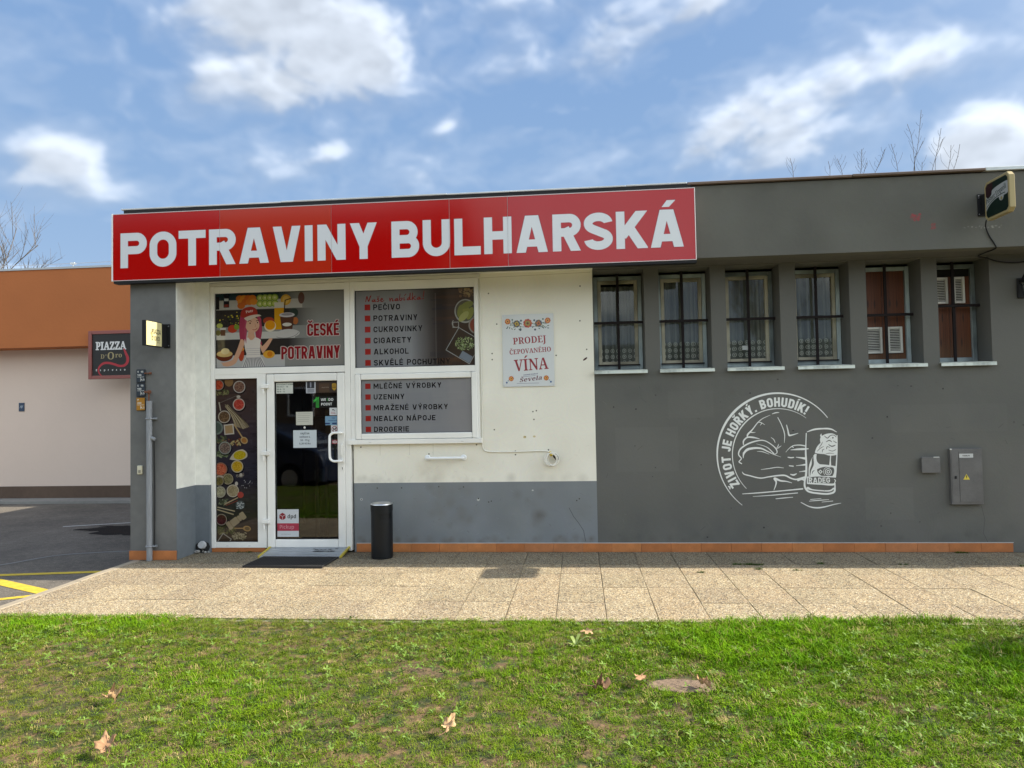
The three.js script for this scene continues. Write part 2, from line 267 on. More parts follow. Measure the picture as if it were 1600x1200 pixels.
{
  const pave = struct('pavement');
  const bed = mesh('joint_bed', box(-5.06, 9, -.14, -.012, -.28, 2.75), mat([.20, .18, .14], .95), pave);
  const R = rng(31);
  const tints = [[.86, .825, .745], [.78, .75, .675], [.90, .86, .775], [.84, .785, .70], [.75, .71, .65], [.83, .79, .72]].map((c) => mat(c, .88, { map: pebbleMap, bumpMap: pebbleBump, bumpScale: .005 }));
  const darkTints = [[.56, .56, .53], [.50, .50, .47], [.60, .59, .55]].map((c) => mat(c, .9, { map: pebbleMap, bumpMap: pebbleBump, bumpScale: .005 }));  // darker tints for the row of slabs along the wall
  const rows = [[.004, .635], [.635, 1.062], [1.062, 1.57], [1.57, 2.08], [2.08, 2.62]], w = .397;
  const geos = rows.map(([a, b]) => [0, 1, 2, 3, 4].map(() => { const g = new RoundedBoxGeometry(w - .0042, .05, b - a - .0042, 1, .0022); const q = tri(g), uv = q.attributes.uv, ox = R(), oy = R(); for (let i = 0; i < uv.count; i++) uv.setXY(i, uv.getX(i) + ox, uv.getY(i) + oy); return q; }));
  for (let c = -13; c < 22; c++) {
    const x0 = .179 + c * w;
    rows.forEach(([a, b], r) => {
      const m = mesh('paving_slab', geos[r][Math.floor(R() * 5)], r === 0 ? darkTints[Math.floor(R() * 3)] : tints[Math.floor(R() * 6)], pave);
      m.position.set(x0 + w / 2 + (R() - .5) * .003, -.0262 + (R() - .5) * .0042, (a + b) / 2); m.rotation.set((R() - .5) * .004, 0, (R() - .5) * .005);
    });
  }
  const km = mat([.34, .285, .21], .9, { map: mottle, bumpMap: plasterBump, bumpScale: .003 });
  for (let i = 0; i < 5; i++) mesh('kerb_stone', rbox(-5.075, -4.985, -.13, .002 + (i % 2) * .003, .45 + i * .5, .945 + i * .5, .008), km, pave);
  // moss and dirt in the angle between wall and slabs
}

// ---------------------------------------------------------------- the shop and pub: one long low building
const B = thing('shop_building', 'low flat-roofed building with white shop front and dark grey pub wall', 'building');
const SH = 3.21; // soffit height
// white front wall with its marks
const PXM = 340;
function wallCanvas(x0, x1, y0, y1, draw, ppm = PXM) {
  const t = canvasTex(Math.round((x1 - x0) * ppm), Math.round((y1 - y0) * ppm), (g, w, h) => { g.setTransform(ppm, 0, 0, -ppm, -x0 * ppm, y1 * ppm); draw(g); });
  t.repeat.set(1 / (x1 - x0), 1 / (y1 - y0)); t.offset.set(-x0 / (x1 - x0), -y0 / (y1 - y0)); return t;
}
function clouds2(g, x0, x1, y0, y1, n, s, cols, seed, a) { const R = rng(seed); for (let i = 0; i < n; i++) { const x = lerp(x0, x1, R()), y = lerp(y0, y1, R()), r = s * (.3 + R()); const gr = g.createRadialGradient(x, y, 0, x, y, r); const c = cols[Math.floor(R() * cols.length)]; gr.addColorStop(0, `rgba(${c},${a * (.4 + R() * .6)})`); gr.addColorStop(1, `rgba(${c},0)`); g.fillStyle = gr; g.fillRect(x - r, y - r, 2 * r, 2 * r); } }
const hole = (g, x, y, r, c = '#2a251f') => { disc(g, x, y, r * 1.5, r * 1.4, 'rgba(120,112,98,.35)'); disc(g, x, y, r, r, c); };
const whiteMap = wallCanvas(-2.65, .178, .8, 3.215, (g) => {
  g.fillStyle = '#e8e5da'; g.fillRect(-3, 0, 4, 4);
  clouds2(g, -2.65, .18, .8, 3.2, 170, .3, ['214,208,190', '240,238,230', '222,218,206'], 5, .3);
  g.lineWidth = .004; g.strokeStyle = 'rgba(140,132,115,.35)'; for (const x of [-2.33, -1.98, -1.70]) { g.beginPath(); g.moveTo(x, 1.25); g.lineTo(x, 1.12); g.stroke(); }
  clouds2(g, -1.95, -1.3, .8, 1.02, 26, .12, ['150,138,118', '176,160,128'], 8, .10);
  clouds2(g, -2.6, .15, .8, .87, 40, .07, ['150,145,135'], 12, .18);
  for (const [x, y] of [[-2.56, 1.22], [-1.19, 1.23], [-1.02, 2.98], [-.93, 2.62], [-.99, 2.28], [-.99, 2.21], [.04, 3.03], [.03, 2.63], [.1, 2.3], [-.25, 2.24], [-.74, 1.15], [-.74, 1.11], [-.36, 1.16], [-.53, 1.6], [-.49, 1.61], [-.52, 1.51], [-.98, 1.4], [-1.75, 1.13]]) hole(g, x, y, .0065);
  disc(g, .08, 2.19, .028, .010, '#4a2a20', .6); disc(g, .09, 2.2, .016, .005, '#241a16', .6);
  disc(g, -.63, 1.31, .018, .014, '#c9b98a'); disc(g, -.52, 1.315, .016, .011, '#cbbd94'); disc(g, -.625, 1.313, .008, .006, '#8d7a4a');
  g.strokeStyle = 'rgba(150,140,120,.5)'; g.lineWidth = .005; g.beginPath(); g.moveTo(-1.1, 3.165); g.lineTo(.16, 3.185); g.stroke();
  const R = rng(77); for (let i = 0; i < 60; i++) { g.strokeStyle = `rgba(150,140,120,${.08 + R() * .14})`; g.lineWidth = .002 + R() * .003; const x = lerp(-2.6, .15, R()), y = lerp(.82, 1.2, R()); g.beginPath(); g.moveTo(x, y); g.lineTo(x + (R() - .5) * .1, y + (R() - .5) * .1); g.stroke(); }
});
const dadoMap = wallCanvas(-2.65, .178, .1, .8, (g) => {
  g.fillStyle = '#868a8f'; g.fillRect(-3, 0, 4, 1);
  clouds2(g, -2.65, .18, .1, .8, 120, .22, ['120,124,130', '146,150,154', '128,128,126'], 15, .28);
  clouds2(g, -1.75, -1.25, .3, .78, 22, .09, ['92,84,74', '104,94,80'], 16, .2); clouds2(g, -.75, -.4, .3, .7, 10, .12, ['96,90,84'], 17, .3); clouds2(g, -2.6, .17, .1, .17, 60, .06, ['96,86,76'], 18, .25);
  for (const [x, y] of [[-2.37, .74], [-2.08, .74], [-1.64, .75], [-1.35, .745], [-1.03, .58], [-1.06, .57], [-.05, .58], [-.02, .6]]) hole(g, x, y, .006);
  disc(g, -2.56, .61, .016, .014, '#c5c4c0'); disc(g, -2.56, .61, .007, .006, '#444'); disc(g, -1.18, .6, .016, .018, '#c5c4c0'); disc(g, -1.18, .61, .008, .008, '#222'); disc(g, -.55, .7, .010, .008, '#d3d2ce');
  g.strokeStyle = 'rgba(40,38,36,.8)'; g.lineWidth = .004; g.beginPath(); g.moveTo(-.14, .5); g.lineTo(-.09, .4); g.lineTo(-.03, .32); g.lineTo(.02, .24); g.lineTo(.04, .12); g.stroke();
  const R = rng(19); for (let i = 0; i < 90; i++) { g.strokeStyle = R() > .5 ? `rgba(190,190,188,${.1 + R() * .2})` : `rgba(60,55,50,${.1 + R() * .25})`; g.lineWidth = .002 + R() * .003; const x = lerp(-2.6, .15, R()), y = lerp(.12, .78, R()); g.beginPath(); g.moveTo(x, y); g.lineTo(x + (R() - .5) * .09, y + (R() - .5) * .05); g.stroke(); }
});
const wm = mat([.99, .985, .97], .85, { map: whiteMap, bumpMap: plasterBump, bumpScale: .0012 }), dm = mat([.78, .80, .80], .8, { map: dadoMap, bumpMap: plasterBump, bumpScale: .0012 });
mesh('wall', merge([box(-2.648, -1.142, .8, 1.252, -.3, 0), box(-1.142, .178, .8, 3.213, -.3, 0)]), wm, B);
mesh('dado_wall', box(-2.648, .178, .0, .8, -.3, 0), dm, B);
// dark wall with six window openings that reach the soffit
const openings = [[.190, .761], [.926, 1.501], [1.667, 2.257], [2.43, 3.006], [3.186, 3.768], [3.935, 4.477]], SILL = 2.05;
{
  const s = new THREE.Shape(); s.moveTo(.178, 0); s.lineTo(9, 0); s.lineTo(9, SH + .003); s.lineTo(.178, SH + .003); s.closePath();
  for (const [a, b] of openings) { const p = new THREE.Path(); p.moveTo(a, SILL); p.lineTo(a, SH - .005); p.lineTo(b, SH - .005); p.lineTo(b, SILL); p.closePath(); s.holes.push(p); }
  const g = new THREE.ExtrudeGeometry(s, { depth: .32, bevelEnabled: false }); g.translate(0, 0, -.32);
  const map = wallCanvas(.178, 5.2, 0, 3.2, (c) => {
    c.fillStyle = '#7d7d7b'; c.fillRect(0, -1, 10, 6);
    clouds2(c, .2, 5.2, 0, 2.0, 260, .4, ['106,108,110', '140,140,137', '118,119,118'], 23, .24);
    clouds2(c, .2, 5.2, .08, .3, 90, .16, ['92,97,102', '140,140,138'], 24, .2);
    const R = rng(25); for (let i = 0; i < 70; i++) { c.strokeStyle = R() > .4 ? `rgba(200,200,198,${.06 + R() * .16})` : `rgba(40,38,35,${.1 + R() * .3})`; c.lineWidth = .002 + R() * .003; const x = lerp(.25, 5.1, R()), y = lerp(.15, 1.9, R()); c.beginPath(); c.moveTo(x, y); c.lineTo(x + (R() - .5) * .12, y + (R() - .5) * .12); c.stroke(); }
    for (let i = 0; i < 26; i++) disc(c, lerp(.3, 5, R()), lerp(.1, 1.95, R()), .005 + R() * .006, .004 + R() * .005, R() > .6 ? '#3a3a3a' : '#5a5a58');
    for (const [x, y, w, h, a] of [[.4, .9, .7, .5, .05], [3.1, .35, .5, .35, .06], [3.4, 1.3, 1.2, .3, .04], [1.0, 1.5, .5, .3, .04]]) { c.fillStyle = `rgba(210,210,205,${a})`; c.fillRect(x, y, w, h); } clouds2(c, .2, 4.6, .1, .2, 70, .07, ['70,64,56'], 28, .10); clouds2(c, .2, 4.5, 1.75, 2.02, 40, .1, ['70,70,68'], 29, .08);
    c.strokeStyle = 'rgba(60,60,60,.5)'; c.lineWidth = .004; c.beginPath(); c.moveTo(4.3, .5); c.lineTo(4.33, .35); c.lineTo(4.31, .2); c.lineTo(4.35, .11); c.stroke();
  }, 380);
  mesh('wall', tri(g), mat([.545, .54, .515], .88, { map, bumpMap: plasterBump, bumpScale: .0016 }), B);
}
// corner pillar, recess and side
mesh('pillar', box(-5.12, -4.57, .0, SH, -.3, .452), M.pillar, B);
mesh('side_wall', box(-4.57, -4.562, .8, SH, .06, .450), M.whitePlaster, B);
const blueGrey = plaster([.165, .19, .215]);
mesh('side_wall', box(-4.57, -4.562, 0, .8, .06, .449), blueGrey, B).userData.label = 'grey painted lower part of the entrance recess';
mesh('side_wall', box(-4.57, -4.386, .8, SH, -.3, .06), M.whitePlaster, B);
mesh('side_wall', box(-4.57, -4.386, 0, .8, -.3, .06), blueGrey, B);
// soffit, fascia, roof, coping
mesh('soffit', box(-5.15, .182, SH + .004, SH + .05, -.3, .30), M.whitePlaster, B);
mesh('soffit', box(.182, 9, SH + .004, SH + .05, -.32, .30), M.dark, B);
const fasciaMap = wallCanvas(-5.2, 9, SH, 4.0, (c) => {
  c.fillStyle = '#7d7c77'; c.fillRect(-6, 3, 16, 2);
  clouds2(c, .8, 9, SH, 4, 260, .35, ['104,103,98', '138,137,131', '116,115,110'], 33, .28);
  const R = rng(34);
  for (let i = 0; i < 34; i++) { disc(c, 3.53 + (R() - .5) * .09, 3.55 + (R() - .5) * .07, .004 + R() * .012, .004 + R() * .01, 'rgba(215,80,88,.5)'); disc(c, 3.70 + (R() - .5) * .05, 3.45 + (R() - .5) * .06, .003 + R() * .007, .006, 'rgba(215,85,90,.4)'); }
  for (let i = 0; i < 22; i++) { const x = 4.0 + R() * .38, y = 3.42 + (R() - .5) * .02; disc(c, x, y, .003 + R() * .012, .002 + R() * .0035, 'rgba(225,225,220,.55)', (R() - .5) * .6); }
  clouds2(c, 1.2, 9, 3.88, 4.0, 60, .09, ['96,90,82', '150,148,142'], 37, .2);
}, 140);
mesh('fascia', merge([box(-5.194, 9, SH, 3.985, .30, .454)]), mat([.54, .535, .505], .88, { map: fasciaMap, bumpMap: plasterBump, bumpScale: .0016 }), B);
mesh('roof', box(-5.19, 9, 3.90, 3.98, -8, .298), mat([.13, .13, .13], .9), B);
mesh('wall', merge([box(-5.12, -4.9, 0, 3.9, -8, -.302), box(-4.898, 8.78, 0, 3.9, -8, -7.8), box(8.78, 9, 0, 3.9, -8, -.322), box(-.02, .1, 0, 3.9, -7.8, -.322)]), plaster([.30, .29, .27]), B).userData.label = 'plain rear and side walls';
mesh('floor', box(-4.898, 8.78, -.12, -.002, -7.8, -.302), mat([.10, .085, .07], .6), B);
{
  // coping in lengths: pale metal with a dark flashing over the sign, weathered brown on the right
  const cuts = [-5.215, -3.3, -1.4, .55, 1.2, 2.9, 4.22, 6.2, 9.02];
  const brown = mat([.17, .12, .095], .75, { map: mottle }), pale = mat([.55, .58, .58], .45, { metalness: .3, map: mottle });
  for (let i = 0; i < cuts.length - 1; i++) mesh('coping', rbox(cuts[i] + .002, cuts[i + 1] - .002, i < 4 ? 4.008 + (i % 2) * .003 : 3.998 + (i % 2) * .004, 4.024 + (i % 2) * .004 + (i > 5 ? .012 : 0), .2, .486 + (i % 3) * .003, .005), i < 4 || i > 5 ? pale : brown, B);
  mesh('shaded_flashing', box(-5.18, 1.24, 3.94, 4.006, .456, .480), M.black, B);  // black paints the shade below the coping as well as dark flashing
  // steel carrier behind the sign and soffit trims
  mesh('soffit_trim', merge([box(-4.38, -1.12, 3.166, 3.206, -.02, .034), box(-4.38, .17, 3.196, SH + .002, .16, .18)]), mat([.62, .60, .54], .6), B);
}
// skirting tiles
{
  const tm = [[.50, .175, .052], [.45, .155, .046], [.54, .20, .062], [.48, .18, .065]].map((c) => mat(c, .55, { map: rep(mottle, 2.3), bumpMap: plasterBump, bumpScale: .0006 }));
  const R = rng(51), tile = (x0, x1, z0, z1, y1 = .098) => mesh('skirting_tile', rbox(x0, x1, .002, y1 + (R() - .5) * .002, z0, z1 + (R() - .5) * .003, .003), tm[Math.floor(R() * 4)], B);
  for (let i = 0; i < 22; i++) { const x1 = 4.602 - i * .3285; tile(Math.max(-2.62, x1 - .3265), x1, 0.002, .016); }
  for (let i = 0; i < 2; i++) tile(-4.384 + i * .33, -4.057 + i * .33, 0, .02, .05);
  tile(-5.128, -4.89, .452, .468, .105); tile(-4.888, -4.566, .452, .468, .105); 
  mesh('skirting_cap', box(-2.62, 4.61, .099, .106, .001, .010), mat([.42, .41, .39], .9), B);
}

// ---------------------------------------------------------------- shop front: pvc frames, printed panes and the door
const frameBars = (x0, x1, y0, y1, t, z0, z1, r = .006) => merge([rbox(x0, x0 + t, y0, y1, z0, z1, r), rbox(x1 - t, x1, y0, y1, z0, z1, r), rbox(x0 + t, x1 - t, y0, y0 + t, z0 + .001, z1 - .001, r), rbox(x0 + t, x1 - t, y1 - t, y1, z0 + .001, z1 - .001, r)]);
{
  // fixed outer frame
  mesh('shop_front_frame', merge([
    rbox(-4.384, -4.335, .05, 3.165, -.05, .03), rbox(-2.735, -2.668, .02, 3.165, -.05, .031), rbox(-2.666, -2.612, 1.26, 3.165, -.05, .029), rbox(-1.188, -1.140, 1.26, 3.165, -.05, .03),
    rbox(-4.335, -2.735, 3.085, 3.163, -.05, .028), rbox(-2.612, -1.188, 3.062, 3.163, -.05, .028), rbox(-4.335, -2.735, 2.108, 2.184, -.05, .028), rbox(-2.612, -1.188, 2.076, 2.150, -.05, .028),
    rbox(-4.335, -3.74, .052, .118, -.05, .027), rbox(-3.812, -3.702, .052, 2.108, -.05, .026), rbox(-4.335, -3.812, 2.056, 2.108, -.05, .026),
    rbox(-2.70, -1.12, 1.252, 1.308, -.02, .055), rbox(-3.702, -2.735, .018, .056, -.05, .02)]), M.pvc, B);
  const film = (t) => mat([.80, .80, .79], .06, { map: t, ior: 1.42 });
  // top left: picture of a shop assistant and food
  const poster = canvasTex(1040, 600, (g, w, h) => {
    g.setTransform(.75, 0, 0, .72, -86, -88); // sketch units
    g.fillStyle = '#8f8f8c'; g.fillRect(0, 0, 1700, 1100);
    const bg = g.createLinearGradient(900, 0, 1250, 0); bg.addColorStop(0, 'rgba(52,48,46,1)'); bg.addColorStop(1, 'rgba(140,140,136,0)');
    g.fillStyle = bg; g.fillRect(100, 310, 1150, 190); g.fillRect(100, 640, 1100, 180);
    g.fillStyle = '#24383c'; g.fillRect(100, 100, 700, 100); const b2 = g.createLinearGradient(780, 0, 1050, 0); b2.addColorStop(0, '#24383c'); b2.addColorStop(1, 'rgba(120,120,116,0)'); g.fillStyle = b2; g.fillRect(780, 100, 300, 100);
    g.fillStyle = '#b9b6b0'; g.fillRect(100, 205, 950, 100); g.fillStyle = '#c9c7c2'; g.fillRect(100, 560, 870, 75); g.fillStyle = '#bfbfbe'; g.fillRect(100, 815, 760, 140);
    const R = rng(3);
    for (let i = 0; i < 60; i++) disc(g, 110 + R() * 330, 330 + R() * 150, 3 + R() * 7, undefined, ['#d8c23a', '#3a4a22', '#202020', '#56622c'][Math.floor(R() * 4)]);
    for (let i = 0; i < 9; i++) disc(g, 380 + (i % 4) * 45 + (i > 3 ? 15 : 0), 185 + Math.floor(i / 4) * 40, 42, 36, ['#d4761b', '#e28d22', '#c9661a'][i % 3]);
    for (let i = 0; i < 8; i++) { const x = 600 + (i % 4) * 52, y = 185 + Math.floor(i / 4) * 65; disc(g, x, y, 40, 38, '#7f9a3a'); disc(g, x, y, 29, 27, '#b9c96a'); disc(g, x, y, 11, 10, '#dfe3b0'); }
    g.fillStyle = '#1c1c20'; g.fillRect(205, 130, 60, 150); g.fillStyle = '#cfd3d6'; g.fillRect(212, 180, 46, 28); g.fillStyle = '#8b3a2c'; g.fillRect(212, 245, 46, 30); g.fillStyle = '#15161a'; g.fillRect(112, 160, 45, 140);
    disc(g, 875, 215, 55, 60, '#d9a53a'); disc(g, 875, 215, 36, 42, '#e7bf5c'); g.fillStyle = '#d79c1d'; g.fillRect(752, 300, 100, 240); g.fillStyle = '#d4cfc0'; g.fillRect(752, 240, 100, 62); g.strokeStyle = '#4a3420'; g.lineWidth = 11; g.beginPath(); g.moveTo(855, 350); g.lineTo(868, 220); g.lineTo(935, 200); g.stroke();
    disc(g, 1040, 200, 34, 64, '#6b4c40'); disc(g, 690, 440, 60, 40, '#a8442a'); disc(g, 960, 360, 45, 50, '#34413a'); disc(g, 975, 450, 30, 40, '#b06a3c');
    g.fillStyle = '#5b3a2c'; g.beginPath(); g.moveTo(812, 400); g.lineTo(960, 400); g.lineTo(935, 596); g.lineTo(838, 596); g.fill(); disc(g, 886, 382, 82, 26, '#c8c2c4'); disc(g, 886, 376, 60, 14, '#8d8890'); disc(g, 886, 488, 50, 20, '#d8d3c8');
    disc(g, 705, 500, 62, 62, '#e7d9bd'); disc(g, 705, 490, 54, 52, '#e0951c'); disc(g, 300, 520, 52, 44, '#b8432a'); disc(g, 345, 500, 30, 30, '#7d9338'); disc(g, 160, 480, 34, 26, '#b7bd62'); g.fillStyle = '#d9d4cc'; g.fillRect(165, 505, 62, 22); g.fillStyle = '#6b4a36'; g.fillRect(170, 527, 52, 65); disc(g, 145, 560, 26, 32, '#77703c');
    disc(g, 210, 812, 92, 64, '#6b3320'); g.fillStyle = '#6b3320'; disc(g, 212, 795, 86, 34, '#d8b878'); disc(g, 220, 765, 46, 34, '#e3cf9a'); disc(g, 690, 812, 62, 44, '#e0a63a'); disc(g, 700, 808, 28, 30, '#cf7f22'); disc(g, 392, 800, 32, 80, '#b54a2e'); disc(g, 400, 745, 26, 22, '#dd8a3a');
    disc(g, 900, 585, 120, 46, '#c8c5c2'); g.strokeStyle = '#77757a'; g.lineWidth = 5; g.beginPath(); g.ellipse(860, 560, 150, 76, 0, .2, 2.2); g.stroke();
    // the assistant: long pink hair, red cap, white top, striped apron skirt
    const P = (c, pts) => { g.fillStyle = c; g.beginPath(); g.moveTo(pts[0], pts[1]); for (let i = 2; i < pts.length; i += 4) g.quadraticCurveTo(pts[i], pts[i + 1], pts[i + 2], pts[i + 3]); g.closePath(); g.fill(); };
    P('#a63d56', [395, 330, 350, 520, 392, 700, 400, 760, 420, 700, 470, 620, 450, 400, 450, 300, 395, 330]); P('#a63d56', [590, 380, 640, 520, 600, 650, 640, 720, 590, 700, 530, 620, 550, 480, 560, 380, 590, 380]);
    P('#d9a98c', [385, 640, 350, 760, 300, 860, 250, 890, 180, 890, 150, 880, 190, 905, 180, 930, 240, 935, 320, 930, 345, 880, 400, 760, 430, 690, 420, 620, 385, 640]); P('#d9a98c', [590, 690, 600, 760, 625, 800, 680, 740, 720, 660, 745, 630, 700, 632, 650, 690, 620, 720, 600, 690, 590, 690]);
    P('#d9a98c', [470, 540, 470, 620, 440, 640, 490, 680, 560, 640, 530, 610, 535, 540, 500, 540, 470, 540]);
    P('#e6ded8', [430, 640, 420, 720, 450, 800, 440, 830, 450, 840, 530, 850, 600, 830, 590, 720, 605, 650, 570, 620, 540, 620, 500, 680, 470, 620, 440, 620, 430, 640]);
    P('#d6d3d2', [440, 835, 410, 900, 395, 960, 520, 970, 650, 960, 640, 880, 605, 830, 520, 850, 440, 835]); g.strokeStyle = '#6d6a70'; g.lineWidth = 6; for (let i = 0; i < 12; i++) { g.beginPath(); g.moveTo(452 + i * 13, 842); g.lineTo(408 + i * 22, 958); g.stroke(); } g.lineWidth = 3; g.strokeStyle = '#9a96a0'; for (let i = 0; i < 4; i++) { g.beginPath(); g.moveTo(444, 745 + i * 22); g.lineTo(598, 742 + i * 22); g.stroke(); }
    disc(g, 515, 480, 76, 86, '#dcae92'); P('#dcae92', [445, 490, 460, 560, 520, 568, 575, 555, 588, 480, 520, 500, 445, 490]);
    P('#b04a64', [440, 410, 415, 560, 445, 690, 455, 640, 440, 520, 450, 440, 470, 400, 450, 390, 440, 410]); P('#b04a64', [580, 400, 600, 520, 585, 620, 615, 560, 610, 420, 600, 390, 580, 400]);
    P('#a8362b', [388, 380, 380, 280, 500, 278, 575, 290, 570, 370, 500, 370, 430, 400, 400, 400, 388, 380]); P('#d8c8b6', [425, 405, 480, 370, 560, 368, 600, 365, 612, 385, 540, 390, 470, 440, 440, 430, 425, 405]);
    g.fillStyle = '#e9ddd6'; g.font = 'bold 38px serif'; g.save(); g.translate(445, 350); g.rotate(-.18); g.fillText('Potr', 0, 0); g.restore();
    g.strokeStyle = '#4a2a26'; g.lineWidth = 6; g.beginPath(); g.arc(485, 452, 20, Math.PI * 1.1, Math.PI * 1.9); g.stroke(); g.beginPath(); g.arc(570, 448, 15, Math.PI * 1.1, Math.PI * 1.9); g.stroke(); disc(g, 490, 462, 7, 9, '#3a2622'); disc(g, 570, 458, 6, 8, '#3a2622'); g.strokeStyle = '#a34a44'; g.beginPath(); g.arc(535, 505, 32, .3, 2.2); g.stroke(); g.strokeStyle = '#b88468'; g.lineWidth = 4; g.beginPath(); g.moveTo(542, 470); g.lineTo(550, 497); g.lineTo(538, 500); g.stroke();
    const big = (s, x, y, hh, wf) => { const tt = 23; for (const [c, d] of [['#c9b8b4', 9], ['#8f2229', 0]]) { g.save(); let X = x; for (const ch of s) { const ww = glyphW(ch, hh, tt, wf); if (d) { g.fillStyle = g.strokeStyle = c; for (let a = 0; a < 8; a++) glyph(g, ch, X + Math.cos(a * .785) * d, y + Math.sin(a * .785) * d, ww, hh, tt); } else { g.fillStyle = g.strokeStyle = c; glyph(g, ch, X, y, ww, hh, tt); } X += ww + 7; } g.restore(); } };
    big('ČESKÉ', 1100, 487, 135, .63); big('POTRAVINY', 822, 732, 138, .62);
  });
  const w1 = sub(B, 'shop_window'); w1.userData.label = 'window pane printed with a shop assistant and groceries';
  mesh('pane', quad(-4.336, -2.733, 2.183, 3.087, .0), mat([.66, .65, .63], .06, { map: poster, ior: 1.42 }), w1); mesh('gasket', frameBars(-4.337, -2.732, 2.182, 3.088, .010, -.01, .006, .002), M.black, w1);

  const lists = (lines, wpx, hpx, ppm, draw, xL, top, step, cap) => canvasTex(wpx, hpx, (g) => {
    g.fillStyle = '#8b8c90'; g.fillRect(0, 0, wpx, hpx); draw(g);
    lines.forEach((s, i) => { const y = top + i * step; g.fillStyle = '#9a2a26'; g.fillRect(xL, y - cap * .04, cap * 1.04, cap * 1.04); text(g, s, xL + cap * 1.6, y, cap, cap * .185, .99, cap * .20, '#121316'); });
  });
  const menu1 = lists(['PEČIVO', 'POTRAVINY', 'CUKROVINKY', 'CIGARETY', 'ALKOHOL', 'SKVĚLÉ POCHUTINY'], 1024, 654, 720, (g) => {
    const R = rng(12);
    const gr = g.createLinearGradient(480, 0, 900, 0); gr.addColorStop(0, 'rgba(44,36,32,0)'); gr.addColorStop(.55, 'rgba(44,37,34,.85)'); gr.addColorStop(1, 'rgba(38,30,26,1)'); g.fillStyle = gr; g.fillRect(0, 0, 1024, 654);
    for (let i = 0; i < 40; i++) { g.fillStyle = `rgba(${R() > .5 ? '96,62,40' : '40,44,58'},${.1 + R() * .2})`; g.fillRect(640 + R() * 300, R() * 654, 60 + R() * 200, 8 + R() * 40); }
    for (let i = 0; i < 70; i++) disc(g, 960 + (R() - .5) * 120, 38 + (R() - .5) * 80, 4 + R() * 12, undefined, ['#5a4630', '#7b6444', '#39301f', '#8a7a50'][i % 4]);
    disc(g, 945, 200, 92, 100, '#8f9290'); disc(g, 945, 198, 82, 88, '#43453a'); for (const [x, y, r] of [[905, 200, .2], [950, 190, -.1], [985, 220, .4], [930, 245, .8], [960, 150, 1.2]]) disc(g, x, y, 27, 55, ['#7d8440', '#8b9048', '#6c7436', '#93975a', '#7a7f3c'][Math.floor(r * 10 + 5) % 5], r);
    g.strokeStyle = '#8f9290'; g.lineWidth = 6; g.strokeRect(838, 290, 48, 44); g.beginPath(); g.arc(866, 300, 34, 1, 4); g.stroke();
    disc(g, 1030, 320, 60, 70, '#7d7a74'); disc(g, 1030, 320, 48, 58, '#7a3426');
    g.save(); g.translate(920, 485); g.rotate(.55); g.fillStyle = '#26231f'; g.fillRect(-105, -110, 230, 215); g.strokeStyle = '#9aa0a2'; g.lineWidth = 5; g.strokeRect(-105, -110, 230, 215); g.fillStyle = '#6f7c8a'; g.fillRect(20, 40, 100, 60); g.restore();
    for (let i = 0; i < 260; i++) { const a = R() * 7, r = Math.sqrt(R()) * 82; disc(g, 935 + Math.cos(a) * r, 470 + Math.sin(a) * r * .7, 3 + R() * 5, 3, ['#5f7a44', '#8aa06c', '#3c5230', '#a9b891'][i % 4], R() * 3); }
    // hand-lettered heading
    g.fillStyle = '#8e2b28'; const S = (...p) => brush(g, p);
    S([92, 96, 6], [100, 62, 9], [104, 52, 9], [118, 92, 9], [134, 52, 9], [140, 46, 5]); S([158, 80, 7], [148, 92, 8], [160, 96, 8], [172, 78, 7], [172, 96, 8], [182, 92, 4]); S([206, 70, 6], [194, 76, 8], [208, 88, 8], [196, 98, 7], [186, 94, 4]); S([190, 54, 4], [199, 62, 5], [212, 50, 4]); S([222, 88, 6], [240, 78, 7], [230, 72, 7], [222, 90, 8], [236, 98, 7], [252, 88, 4]);
    S([300, 72, 7], [304, 96, 8], [308, 80, 7], [322, 76, 8], [326, 96, 8], [334, 92, 4]); S([358, 76, 7], [344, 90, 8], [356, 94, 8], [368, 76, 7], [368, 94, 8], [378, 90, 4]); S([390, 40, 6], [386, 90, 8], [400, 92, 8], [408, 76, 7], [392, 76, 6]); S([424, 70, 7], [424, 92, 8], [434, 88, 4]); S([428, 56, 5], [440, 42, 6]); S([464, 72, 7], [450, 88, 8], [464, 90, 8], [478, 36, 7], [476, 90, 8], [486, 86, 4]); S([498, 34, 7], [494, 92, 8], [500, 76, 6], [520, 62, 7], [502, 76, 7], [522, 92, 7]); S([550, 70, 7], [536, 86, 8], [550, 88, 8], [560, 70, 7], [560, 88, 8], [572, 84, 4]); S([596, 22, 6], [590, 66, 7]); disc(g, 587, 84, 6, 6, '#8e2b28');
    g.fillStyle = 'rgba(235,238,240,.12)'; g.fillRect(688, 40, 9, 560);
  }, 82, 121, 93.6, 47);
  const w2 = sub(B, 'shop_window'); w2.userData.label = 'upper window pane printed with the first part of the list of goods';
  mesh('pane', quad(-2.610, -1.186, 2.148, 3.064, .0), film(menu1), w2); mesh('gasket', frameBars(-2.613, -1.185, 2.147, 3.065, .010, -.01, .006, .002), M.black, w2);
  const menu2 = lists(['MLÉČNÉ VÝROBKY', 'UZENINY', 'MRAŽENÉ VÝROBKY', 'NEALKO NÁPOJE', 'DROGERIE'], 1024, 516, 780, (g) => { const R = rng(14); for (let i = 0; i < 30; i++) { g.fillStyle = `rgba(${R() > .5 ? '170,172,178' : '110,112,118'},.05)`; g.fillRect(R() * 1024, R() * 516, 60 + R() * 240, 20 + R() * 120); } }, 40, 40, 102, 49);
  const w3 = sub(B, 'shop_window'); w3.userData.label = 'lower window printed with the second part of the list of goods';
